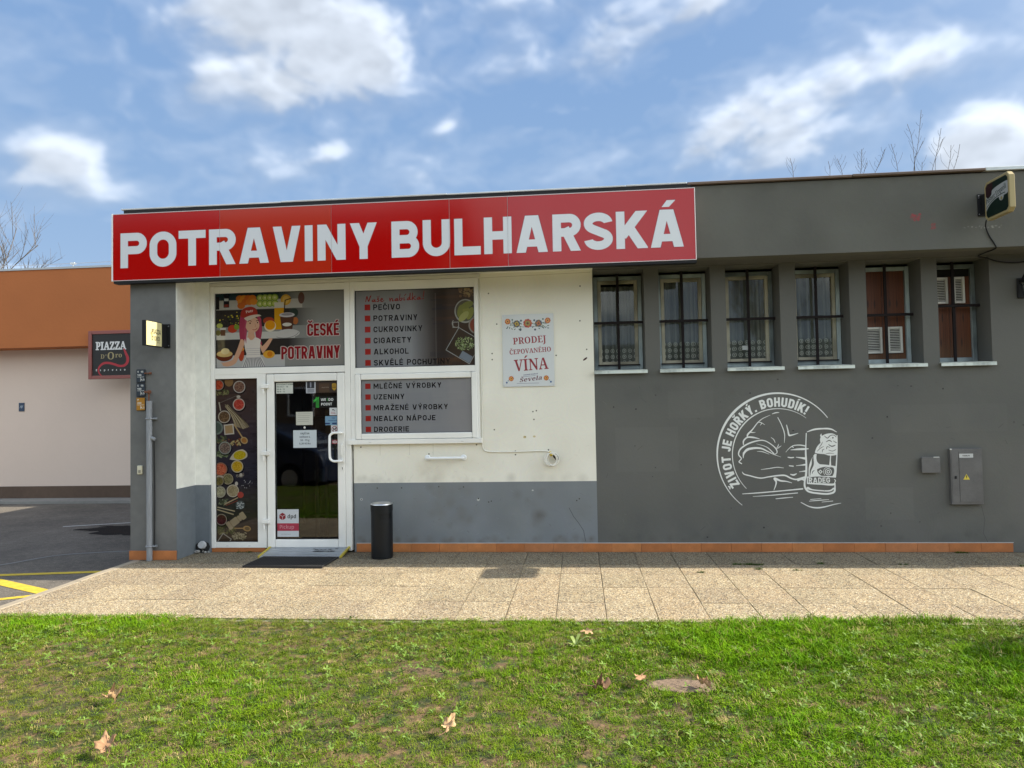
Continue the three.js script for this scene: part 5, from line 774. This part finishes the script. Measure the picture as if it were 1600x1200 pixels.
// ---------------------------------------------------------------- lawn
const lawnEdge = (x) => 2.585 - .05 * Math.max(0, perlin.noise(x * 2.6, 1, 7)) - .10 * smooth(x, 1.0, 3.4) + .035 * perlin.noise(x * 1.3, 4, 0) + .02 * perlin.noise(x * 5, 9, 0);
const bare = (x, z) => { // 0 grown, 1 bare soil
  let b = smooth(perlin.noise(x * .9 + 3, z * 1.2, 2) * .6 + perlin.noise(x * 3.1, z * 3.3, 5) * .4, .24, .52) * .7;
  b = Math.max(b, 1 - smooth(Math.hypot((x - .55) / .185, (z - 3.88) / .085), .7, 1.15)); return b;
};
const lush = (x, z) => clamp(.42 + .45 * Math.exp(-((x - .9) ** 2) / .5 - ((z - 3.25) ** 2) / .18) + .3 * smooth(.5 - Math.abs(z - lawnEdge(x)), .2, .5) * smooth(x, .2, 1.5) + .55 * smooth(x, -.8, 1.6) - .15 + perlin.noise(x * .8, z * .9, 11) * .55 + .25 * smooth(-x, 2.2, 3.6) * smooth(3.6 - z, 0, 1), 0, 1);
const lumps = (x, z) => .022 * perlin.noise(x * 1.1, z * 1.1, 1) + .010 * perlin.noise(x * 4, z * 4, 3) + .022;
{
  const soilT = dataTex(1024, (u, v) => { const a = tfbm(u, v, 8, 5, 81), b = tfbm(u, v, 60, 4, 85), c = tfbm(u, v, 22, 3, 88); const g = clamp((c - .42) * 4, 0, 1); return [lerp(.42 + a * .2, .26, g) * (.7 + b * .6), lerp(.36 + a * .14, .32, g) * (.7 + b * .6), lerp(.28 + a * .1, .13, g) * (.7 + b * .6)]; }, true, .6);
  const soilB = dataTex(512, (u, v) => tfbm(u, v, 30, 5, 83), false, 1.4);
  const g = new THREE.PlaneGeometry(22, 9.6, 220, 96); g.rotateX(-Math.PI / 2); g.translate(.8, 0, 7.3); const p = g.attributes.position;
  for (let i = 0; i < p.count; i++) { const x = p.getX(i), z = p.getZ(i); p.setY(i, z < 2.66 ? -.02 : lumps(x, z) * smooth(z, 2.6, 3.0) - .012); }
  g.computeVertexNormals(); const m = mesh('lawn', tri(g), mat([.52, .49, .40], .95, { map: soilT, bumpMap: soilB, bumpScale: .012 }), scene); m.userData.kind = 'structure';
  const R = rng(101);
  // four kinds of tuft
  const tuftGeo = (n, hgt, spread, width, lean) => {
    const pos = [], nor = [];
    for (let i = 0; i < n; i++) {
      const a = R() * 6.283, r = Math.sqrt(R()) * spread, bx = Math.cos(a) * r, bz = Math.sin(a) * r, h = hgt * (.45 + R() * .75), w = width * (.6 + R() * .7), d = R() * 6.283, l = lean * (.3 + R()) * h, dx = Math.cos(d), dz = Math.sin(d), sx = -dz * w / 2, sz = dx * w / 2;
      const P = [[bx - sx, 0, bz - sz], [bx + sx, 0, bz + sz], [bx + dx * l * .3 - sx * .8, h * .55, bz + dz * l * .3 - sz * .8], [bx + dx * l * .3 + sx * .8, h * .55, bz + dz * l * .3 + sz * .8], [bx + dx * l, h * (.98 - lean * .25), bz + dz * l]];
      for (const t of [[0, 1, 3], [0, 3, 2], [2, 3, 4]]) for (const k of t) { pos.push(...P[k]); nor.push(-dx * .55, .75, -dz * .55); }
    }
    const g = new THREE.BufferGeometry(); g.setAttribute('position', new THREE.Float32BufferAttribute(pos, 3)); g.setAttribute('normal', new THREE.Float32BufferAttribute(nor, 3)); g.computeVertexNormals(); return g;
  };
  const gm = mat([1, 1, 1], .6, { side: THREE.DoubleSide, ior: 1.3, specularIntensity: .35 });
  const kinds = [tuftGeo(15, .032, .040, .0034, 1.3), tuftGeo(14, .046, .036, .0036, 1.1), tuftGeo(13, .074, .034, .0042, .9), tuftGeo(13, .022, .045, .0036, 1.9)];
  const lists = kinds.map(() => []); const col = new THREE.Color(), mtx = new THREE.Matrix4(), q = new THREE.Quaternion(), e = new THREE.Euler();
  const count = 90000;
  for (let i = 0; i < count; i++) {
    const x = -6.6 + R() * 12.6, z = 2.5 + Math.pow(R(), 1.15) * 4.6; if (z < lawnEdge(x) + (R() - .5) * .07) continue; if (x < -4.9 - 0 && z > 2.4 && R() < .3) continue;
    const b = bare(x, z), l = lush(x, z); if (R() < b * 1.02) continue;
    const k = l > .80 && R() < .6 ? 2 : l > .45 && R() < .6 ? 1 : R() < .35 ? 3 : 0;
    const s = (.55 + R() * .55) * (.72 + .45 * l) * (1 - .4 * b);
    q.setFromEuler(e.set((R() - .5) * .5, R() * 6.283, (R() - .5) * .5)); mtx.compose(new THREE.Vector3(x, lumps(x, z) * smooth(z, 2.6, 3.0) - .014, z), q, new THREE.Vector3(s, s * (.85 + R() * .3), s));
    const dry = R() < .10 + .16 * b ? 1 : 0, v = .55 + R() * .75, yl = R();
    if (dry) col.setRGB(.30 * v, .245 * v, .095 * v); else col.setRGB(lerp(.086, .078, l) * v + yl * .078, lerp(.125, .212, l) * v + yl * .074, lerp(.015, .003, l) * v);
    lists[k].push([mtx.clone(), col.clone()]);
  }
  const inst = (name, geo, m, list, label, cat) => { const o = shadow(new THREE.InstancedMesh(geo, m, list.length)); list.forEach(([mm, c], i) => { o.setMatrixAt(i, mm); o.setColorAt(i, c); }); o.name = numbered(name); o.userData = { kind: 'stuff', label, category: cat }; scene.add(o); return o; };
  ['short blades of lawn grass in front of the pavement', 'middling tufts of lawn grass', 'tall lush tufts of lawn grass, mostly on the right', 'flattened low blades of lawn grass'].forEach((s, i) => inst('grass', kinds[i], gm, lists[i], s, 'grass'));
  // broad-leaved weeds
  const leafGeo = (n, len, wid) => { const pos = []; for (let i = 0; i < n; i++) { const a = i / n * 6.283 + R() * .8, up = .15 + R() * .55, L = len * (.6 + R() * .6), W = wid * (.7 + R() * .5), dx = Math.cos(a), dz = Math.sin(a), P = (t, s) => { const d = L * t; return [dx * d - dz * s * W * .5 * Math.sin(Math.PI * Math.min(1, t * .92 + .06)), .006 + up * L * Math.sin(t * 2.2) * .8, dz * d + dx * s * W * .5 * Math.sin(Math.PI * Math.min(1, t * .92 + .06))]; }; const T = [0, .3, .65, 1]; for (let k = 0; k < 3; k++) { const A = P(T[k], -1), B2 = P(T[k], 1), C = P(T[k + 1], -1), D = P(T[k + 1], 1); pos.push(...A, ...B2, ...D, ...A, ...D, ...C); } } const g = new THREE.BufferGeometry(); g.setAttribute('position', new THREE.Float32BufferAttribute(pos, 3)); g.computeVertexNormals(); return g; };
  const wk = [leafGeo(4, .028, .0085), leafGeo(3, .022, .012)], wl = [[], []];
  for (let i = 0; i < 14000; i++) {
    const x = -6 + R() * 11.4, z = 2.66 + R() * 4.2, c = perlin.noise(x * 1.1 + 20, z * 1.3, 6) + .5 * perlin.noise(x * 4, z * 4, 8); if (c * .6 + .9 * (R() - .5) + .16 * smooth(x, -1.5, 1.5) < .12 || bare(x, z) > .75) continue;
    q.setFromEuler(e.set((R() - .5) * 1.5, R() * 6.283, (R() - .5) * 1.5)); const s = .6 + R() * .7; mtx.compose(new THREE.Vector3(x, lumps(x, z) * smooth(z, 2.6, 3) + R() * .016, z), q, new THREE.Vector3(s, s, s)); const v = .8 + R() * .5; col.setRGB(.100 * v, .165 * v, .022 * v); wl[i % 2].push([mtx.clone(), col.clone()]);
  }
  const wmat = mat([1, 1, 1], .62, { ior: 1.35, side: THREE.DoubleSide });
  inst('lawn_weed', wk[0], wmat, wl[0], 'narrow-leaved weeds mixed into the lawn', 'weeds'); inst('lawn_weed', wk[1], wmat, wl[1], 'round-leaved weeds mixed into the lawn', 'weeds');
  // weeds in the joints by the wall
  const jw = []; for (const [x, z, n, s] of [[4.06, .05, 16, .07], [1.63, .64, 20, .09], [1.78, .66, 14, .06], [2.40, .60, 8, .04], [1.15, 1.0, 6, .03], [1.72, .85, 8, .04], [2.1, .9, 5, .03], [-3.98, .03, 14, .10], [4.33, .7, 8, .06], [3.2, .64, 5, .03]]) for (let i = 0; i < n; i++) { q.setFromEuler(e.set((R() - .5) * .6, R() * 6.3, 0)); mtx.compose(new THREE.Vector3(x + (R() - .5) * s * 2, -.002, z + (R() - .5) * .02), q, new THREE.Vector3(.6, .62, .6)); col.setRGB(.05, .09, .018); jw.push([mtx.clone(), col.clone()]); }
  inst('joint_weed', kinds[1], gm, jw, 'small weeds growing in the pavement joints by the wall', 'weeds');
  // one pale dandelion plant
  const dn = mesh('dandelion', leafGeo(9, .10, .022), mat([.20, .26, .06], .5, { side: THREE.DoubleSide }), scene); dn.position.set(-.06, .02, 3.27); tag(dn, 'pale green rosette weed standing out in the middle of the lawn', 'plant');
  // stone set in the bare patch
  const sp = [], SR = rng(61), sn = 22; for (let k = 0; k <= sn; k++) { const a = k / sn * 6.283, r = 1 + .25 * (SR() - .5); sp.push(new THREE.Vector2(Math.cos(a) * .185 * r, Math.sin(a) * .085 * r)); }
  const sgeo = new THREE.ExtrudeGeometry(new THREE.Shape(sp.slice(0, sn)), { depth: .02, bevelEnabled: true, bevelSize: .012, bevelThickness: .008, bevelSegments: 2 }); sgeo.rotateX(-Math.PI / 2);
  const st = mesh('flat_stone', tri(sgeo), mat([.20, .138, .092], .95, { map: mottle, bumpMap: soilB, bumpScale: .012 }), scene); st.position.set(.56, -.010, 3.90); tag(st, 'flat brown stone bedded in the bare patch of the lawn', 'stone');
}
// fallen leaves, each its own thing
{
  const lm = [[.38, .22, .10], [.44, .28, .14], [.34, .19, .095], [.22, .12, .065]].map((c) => mat(c, .75, { side: THREE.DoubleSide, bumpMap: plasterBump, bumpScale: .002 }));
  const leaf = (seed, size, curl) => {
    const R = rng(seed), n = 44, rings = 4, pos = [], idx = [], rr = (a) => { const c = Math.abs(Math.cos(a * 2.5)); return (.46 + .54 * Math.pow(c, 1.4)) * (1 + .10 * Math.sin(a * 17)) * (.75 + .25 * Math.cos(a)); };
    const o1 = R() * 9; pos.push(0, 0, 0);
    for (let k = 1; k <= rings; k++) for (let i = 0; i < n; i++) { const a = i / n * 6.283, r = rr(a) * k / rings * size, x = Math.cos(a) * r, z = Math.sin(a) * r; const t = k / rings; pos.push(x * (1 - curl * .18 * t), curl * (z * z * 3.2 + x * x * 1.6 + .42 * size * perlin.noise(x * 26 + o1, z * 26, seed) * t), z * (1 - curl * .45 * t)); }
    for (let i = 0; i < n; i++) { idx.push(0, 1 + (i + 1) % n, 1 + i); for (let k = 0; k < rings - 1; k++) { const A = 1 + k * n + i, B2 = 1 + k * n + (i + 1) % n; idx.push(A, B2, A + n, B2, B2 + n, A + n); } }
    const g = new THREE.BufferGeometry(); g.setAttribute('position', new THREE.Float32BufferAttribute(pos, 3)); g.setIndex(idx); g.computeVertexNormals(); return g;
  };
  [[-2.673, 4.345, .085, 1.5, 'crumpled brown leaf on the left of the lawn, upper of two', .5, 1], [-2.292, 4.914, .085, .8, 'flat brown leaf on the left of the lawn near the photo bottom', 2.2, 2], [-.688, 4.625, .075, 1.1, 'pale brown leaf alone in the lawn centre near the bottom', 1.2, 1], [.034, 3.12, .062, .8, 'small brown leaf at the lawn edge near the pavement', 3.1, 1], [.072, 4.04, .09, 1.7, 'dark curled leaf just left of the bare patch', .2, 3], [.33, 3.91, .06, .7, 'small reddish leaf at the left end of the bare patch', 4, 2], [.665, 3.95, .085, 1.6, 'curled brown leaf on the right end of the bare patch', 5.4, 0]].forEach(([x, z, s, c, label, r, m], i) => {
    const t = thing('fallen_leaf', label, 'leaf', [x, .050 + lumps(x, z), z]); t.scale.setScalar(1.18); t.rotation.set(.25 + (rng(i + 3)() - .5) * .5, r, (rng(i + 9)() - .5) * .5); t.userData.group = 'fallen leaves on the lawn';
    mesh('blade', leaf(i + 20, s, c), lm[m], t); mesh('stalk', tube([[-.0, 0, 0], [-s * .5, .004, .01], [-s * .95, .012, .0]], .0016, 8, 5), lm[3], t);
  });
}

// ---------------------------------------------------------------- bare trees
const bark = mat([.105, .088, .072], .9, { bumpMap: plasterBump, bumpScale: .01 });
function branchTree(seed, height, spread, levels) {
  const R = rng(seed), thick = [], thin = [];
  const grow = (p, dir, len, rad, lv) => {
    const pts = [p.clone()], d = dir.clone(); let q = p.clone(); const n = lv === 0 ? 5 : 4;
    for (let i = 0; i < n; i++) { d.add(new THREE.Vector3((R() - .5) * .28, (R() - .1) * .14, (R() - .5) * .28)).normalize(); q = q.clone().addScaledVector(d, len / n); pts.push(q); }
    const curve = new THREE.CatmullRomCurve3(pts), seg = lv > 2 ? 3 : 6, rs = lv > 2 ? 3 : lv > 1 ? 4 : 8, g = new THREE.TubeGeometry(curve, seg, 1, rs), P = g.attributes.position;
    for (let i = 0; i <= seg; i++) { const c = curve.getPointAt(i / seg), r = lerp(rad, rad * .55, i / seg); for (let k = 0; k <= rs; k++) { const ix = i * (rs + 1) + k; P.setXYZ(ix, c.x + (P.getX(ix) - c.x) * r, c.y + (P.getY(ix) - c.y) * r, c.z + (P.getZ(ix) - c.z) * r); } }
    (lv === 0 ? thick : thin).push(g);
    if (lv >= levels) return;
    const kids = lv === 0 ? 8 : lv === 1 ? 7 : lv === 2 ? 6 : 5;
    for (let i = 0; i < kids; i++) { const t = lv === 0 ? .4 + .6 * (i + R()) / kids : .2 + .8 * (i + R() * .8) / kids, b = curve.getPointAt(Math.min(1, t)), az = R() * 6.283, up = lv === 0 ? .5 + R() * .5 : .2 + R() * .5; const nd = d.clone().multiplyScalar(.8).add(new THREE.Vector3(Math.cos(az) * spread, up, Math.sin(az) * spread)).normalize(); grow(b, nd, len * (lv === 0 ? .62 : .58) * (.7 + R() * .5), rad * (lv === 0 ? .42 : .58) * (1 - t * .3), lv + 1); }
  };
  grow(new THREE.Vector3(0, 0, 0), new THREE.Vector3(0, 1, 0), height * .55, height * .018, 0);
  return [merge(thick), merge(thin)];
}
{
  const t = thing('bare_tree', 'leafless tree rising behind the orange roof at the left edge', 'tree', [-21.2, 0, -15.2]); const [a, b] = branchTree(7, 10.0, .85, 4); mesh('trunk', a, bark, t); mesh('crown', b, bark, t);
  // young shoots behind the pub roof
  const sapling = (label, x, z, shoots) => {
    const s = thing('young_tree', label, 'tree', [x, 0, z]), list = [], R = rng(Math.round(x * 100));
    for (const [tx, ty, bx, by, n] of shoots) {
      list.push(tube([[bx - x + (x - bx) * .4, 5.2, 0], [bx - x + (x - bx) * .1, lerp(5.2, by, .7), 0], [bx - x, by, 0], [lerp(bx, tx, .5) - x + .02, lerp(by, ty, .5), .02], [tx - x, ty, 0]], .0062, 14, 4));
      for (let i = 0; i < n; i++) { const t2 = .15 + .8 * i / n, px = lerp(bx, tx, t2) - x, py = lerp(by, ty, t2), sd = i % 2 ? 1 : -1, l = (.14 + R() * .3) * (1.1 - t2 * .6); list.push(tube([[px, py, 0], [px + sd * l * .35, py + l * .55, (R() - .5) * .1], [px + sd * l * .5, py + l, (R() - .5) * .2]], .0036, 5, 3)); }
    }
    mesh('crown', merge(list), bark, s); const tr = cyl(.06, .025, 5.3, 8); mesh('trunk', moved(tr, 0, 2.65, 0), bark, s);
  };
  sapling('young leafless tree with single thin shoots above the roof, left of three', 6.9, -13, [[6.25, 8.75, 6.335, 8.1, 5], [7.32, 8.6, 7.35, 8.1, 2], [7.57, 8.66, 7.71, 8.1, 6]]);
  sapling('young leafless tree with twiggy shoots above the roof, middle of three', 8.5, -13, [[8.25, 8.9, 8.19, 8.1, 12], [8.89, 8.86, 8.56, 8.1, 9], [9.07, 9.01, 9.24, 8.1, 6], [8.38, 8.5, 8.25, 8.15, 4]]);
  sapling('young leafless tree with the tallest shoot above the roof, right of three', 10.1, -13, [[9.93, 9.95, 9.65, 8.1, 8], [9.535, 9.56, 9.67, 8.9, 3], [9.95, 9.05, 9.7, 8.6, 2], [10.45, 9.39, 10.15, 8.1, 7], [10.48, 9.07, 10.28, 8.6, 2], [10.7, 8.89, 10.58, 8.1, 4], [10.94, 8.9, 10.72, 8.1, 3], [9.9, 8.45, 9.85, 8.1, 4]]);
}
// ---------------------------------------------------------------- evergreen shrub just outside the right edge; its shade falls on the lawn
{
  const t = thing('evergreen_shrub', 'low dark evergreen shrub on the lawn beyond the right edge', 'shrub', [4.16, 0, 3.36]), R = rng(17), pos = [];
  for (let i = 0; i < 8000; i++) { const a = R() * 6.283, y = .08 + R() * 1.2, rr = (.52 * Math.sin(Math.min(1, (y + .2) / 1.5) * 3.0) + .06) * (.45 + .55 * Math.sqrt(R())), c = new THREE.Vector3(Math.cos(a) * rr, y, Math.sin(a) * rr), u = new THREE.Vector3(R() - .5, R() - .3, R() - .5).normalize().multiplyScalar(.035), v = new THREE.Vector3(R() - .5, R() - .5, R() - .5).normalize().multiplyScalar(.014); pos.push(c.x - v.x, c.y - v.y, c.z - v.z, c.x + v.x, c.y + v.y, c.z + v.z, c.x + u.x, c.y + u.y, c.z + u.z); }
  const g = new THREE.BufferGeometry(); g.setAttribute('position', new THREE.Float32BufferAttribute(pos, 3)); g.computeVertexNormals(); mesh('foliage', g, mat([.03, .06, .018], .6, { side: THREE.DoubleSide }), t); mesh('stem', moved(cyl(.03, .015, .6, 8), 0, .3, 0), mat([.1, .07, .05], .9), t);
}
// ---------------------------------------------------------------- across the street, seen only in the glass
{
  const gr = thing('added_garage_row', 'low grey row of garages added across the street to dim the sky mirrored in the pub windows', 'garages', [15, 0, 28]); mesh('wall', box(-14, 16, -.13, 4.6, 0, 6), plaster([.16, .145, .12]), gr); mesh('roof', box(-14.2, 16.2, 4.6, 4.75, -.2, 6.2), mat([.1, .1, .1], .9), gr);  // unseen garages, added to cover the sky reflected in the pub windows
  for (let i = 0; i < 9; i++) mesh('garage_door', rbox(-13 + i * 3.2, -10.6 + i * 3.2, -.1, 2.2, -.03, .01), mat([.10, .12, .10], .6), gr);
}
{
  const h = thing('apartment_house', 'brown rendered house across the street, seen mirrored in the shop glass', 'building', [-17, 0, 27]);
  const wallM = plaster([.20, .135, .085]), roofM = mat([.12, .06, .045], .8), win = mat([.03, .035, .04], .1), fr = mat([.6, .6, .57], .5);
  mesh('wall', box(-10.5, 10.5, -.13, 10.2, 0, 11), wallM, h);
  const rf = new THREE.ExtrudeGeometry(new THREE.Shape([[-.6, 10.2], [11.6, 10.2], [5.5, 13.2]].map((p) => new THREE.Vector2(...p))), { depth: 21.8, bevelEnabled: false }); rf.rotateY(-Math.PI / 2); rf.translate(10.9, 0, 0); mesh('roof', tri(rf), roofM, h);
  for (let i = 0; i < 7; i++) for (let k = 0; k < 3; k++) { const x = -8.7 + i * 2.9, y = 1.4 + k * 2.9, w = mesh('window', frameBars(x - .7, x + .7, y, y + 1.5, .09, -.06, .02), fr, h); mesh('pane', quad(x - .61, x + .61, y + .09, y + 1.41, -.03).rotateY(0), Object.assign(win, { side: THREE.DoubleSide }), w); }
  const cg = thing('parked_car', 'dark blue parked car on the yard, seen mirrored in the door glass', 'car', [-7.6, -.13, 8.0]); cg.rotation.y = .12;
  const paint = mat([.012, .022, .055], .25, { clearcoat: 1, clearcoatRoughness: .03 }), gl = mat([.02, .022, .025], .05);
  const prof = new THREE.Shape(); prof.moveTo(-2.1, .32); prof.lineTo(-2.12, .62); prof.quadraticCurveTo(-2.0, .80, -1.2, .90); prof.quadraticCurveTo(-.55, 1.42, .1, 1.46); prof.quadraticCurveTo(1.1, 1.46, 1.65, .98); prof.quadraticCurveTo(2.1, .92, 2.12, .6); prof.lineTo(2.1, .30); prof.lineTo(1.72, .28); prof.absarc(1.35, .31, .36, 0, Math.PI, false); prof.lineTo(-1.0, .26); prof.absarc(-1.35, .31, .36, 0, Math.PI, false); prof.closePath();
  const bg = new THREE.ExtrudeGeometry(prof, { depth: 1.56, bevelEnabled: true, bevelSize: .06, bevelThickness: .08, bevelSegments: 3 }); bg.translate(0, 0, -.78); mesh('body', bg, paint, cg);
  const ws = new THREE.Shape([[-.95, .95], [-.45, 1.30], [.1, 1.38], [.9, 1.36], [1.4, .97]].map((p) => new THREE.Vector2(...p))); for (const z of [-.868, .862]) mesh('side_window', moved(new THREE.ExtrudeGeometry(ws, { depth: .006, bevelEnabled: false }), 0, 0, z), gl, cg);
  for (const x of [-1.35, 1.35]) for (const z of [-.74, .74]) { const w = mesh('wheel', moved(cyl(.31, .31, .2, 28).rotateX(Math.PI / 2), x, .31, z), M.black, cg); mesh('rim', moved(cyl(.2, .2, .21, 16).rotateX(Math.PI / 2), x, .31, z), M.steel, w); }
  for (const z of [-.6, .6]) mesh('headlight', rbox(-2.17, -2.08, .60, .74, z - .16, z + .16, .03), mat([.7, .72, .74], .15), cg);
  for (const [x, z, sd, hh, lb] of [[-3.2, 22, 17, 11, 'tall leafless tree across the street, mirrored in the shop glass'], [9.5, 25, 23, 10, 'leafless tree across the street, mirrored in the pub windows'], [17, 24, 29, 9, 'leafless tree farthest right across the street, mirrored in the pub windows']]) { const t = thing('bare_tree', lb, 'tree', [x, -.1, z]), [a, b] = branchTree(sd, hh, .8, 3); mesh('trunk', a, bark, t); mesh('crown', b, bark, t); }
}
// goods inside the shop, dimly seen through the door
{
  const t = thing('shop_shelf', 'dark wooden shelf unit with boxes inside the shop behind the door glass', 'shelf', [-3.3, 0, -2.2]);
  const wd = mat([.10, .06, .035], .6); for (const x of [-.75, .75]) mesh('upright', box(x - .02, x + .02, 0, 2.1, -.2, .2), wd, t); for (let i = 0; i < 5; i++) mesh('shelf', box(-.73, .73, .1 + i * .48, .13 + i * .48, -.2, .2), wd, t);
  const R = rng(91); for (let i = 0; i < 4; i++) for (let k = 0; k < 6; k++) { const h2 = .15 + R() * .2, x = -.62 + k * .235; mesh('goods', rbox(x, x + .1 + R() * .1, .131 + i * .48, .131 + i * .48 + h2, -.1, .12, .01), mat([.1 + R() * .4, .08 + R() * .3, .05 + R() * .25], .5), t); }
  const c = thing('cardboard_box', 'tan cardboard box standing inside behind the cream paper sheet', 'box', [-3.05, 1.37, -.75]); mesh('carton', rbox(-.16, .16, 0, .30, -.14, .14, .006), mat([.42, .27, .12], .8), c); mesh('tape', box(-.025, .025, .3005, .302, -.14, .14), mat([.5, .36, .18], .4), c);
  const st = thing('stock_table', 'narrow dark table inside the shop that carries the box', 'table', [-3.05, 0, -.75]); mesh('top', rbox(-.3, .3, 1.33, 1.368, -.2, .2, .006), wd, st); for (const x of [-.26, .26]) for (const z of [-.16, .16]) mesh('leg', box(x - .02, x + .02, 0, 1.33, z - .02, z + .02), wd, st);
}
renderer.render(scene, camera);
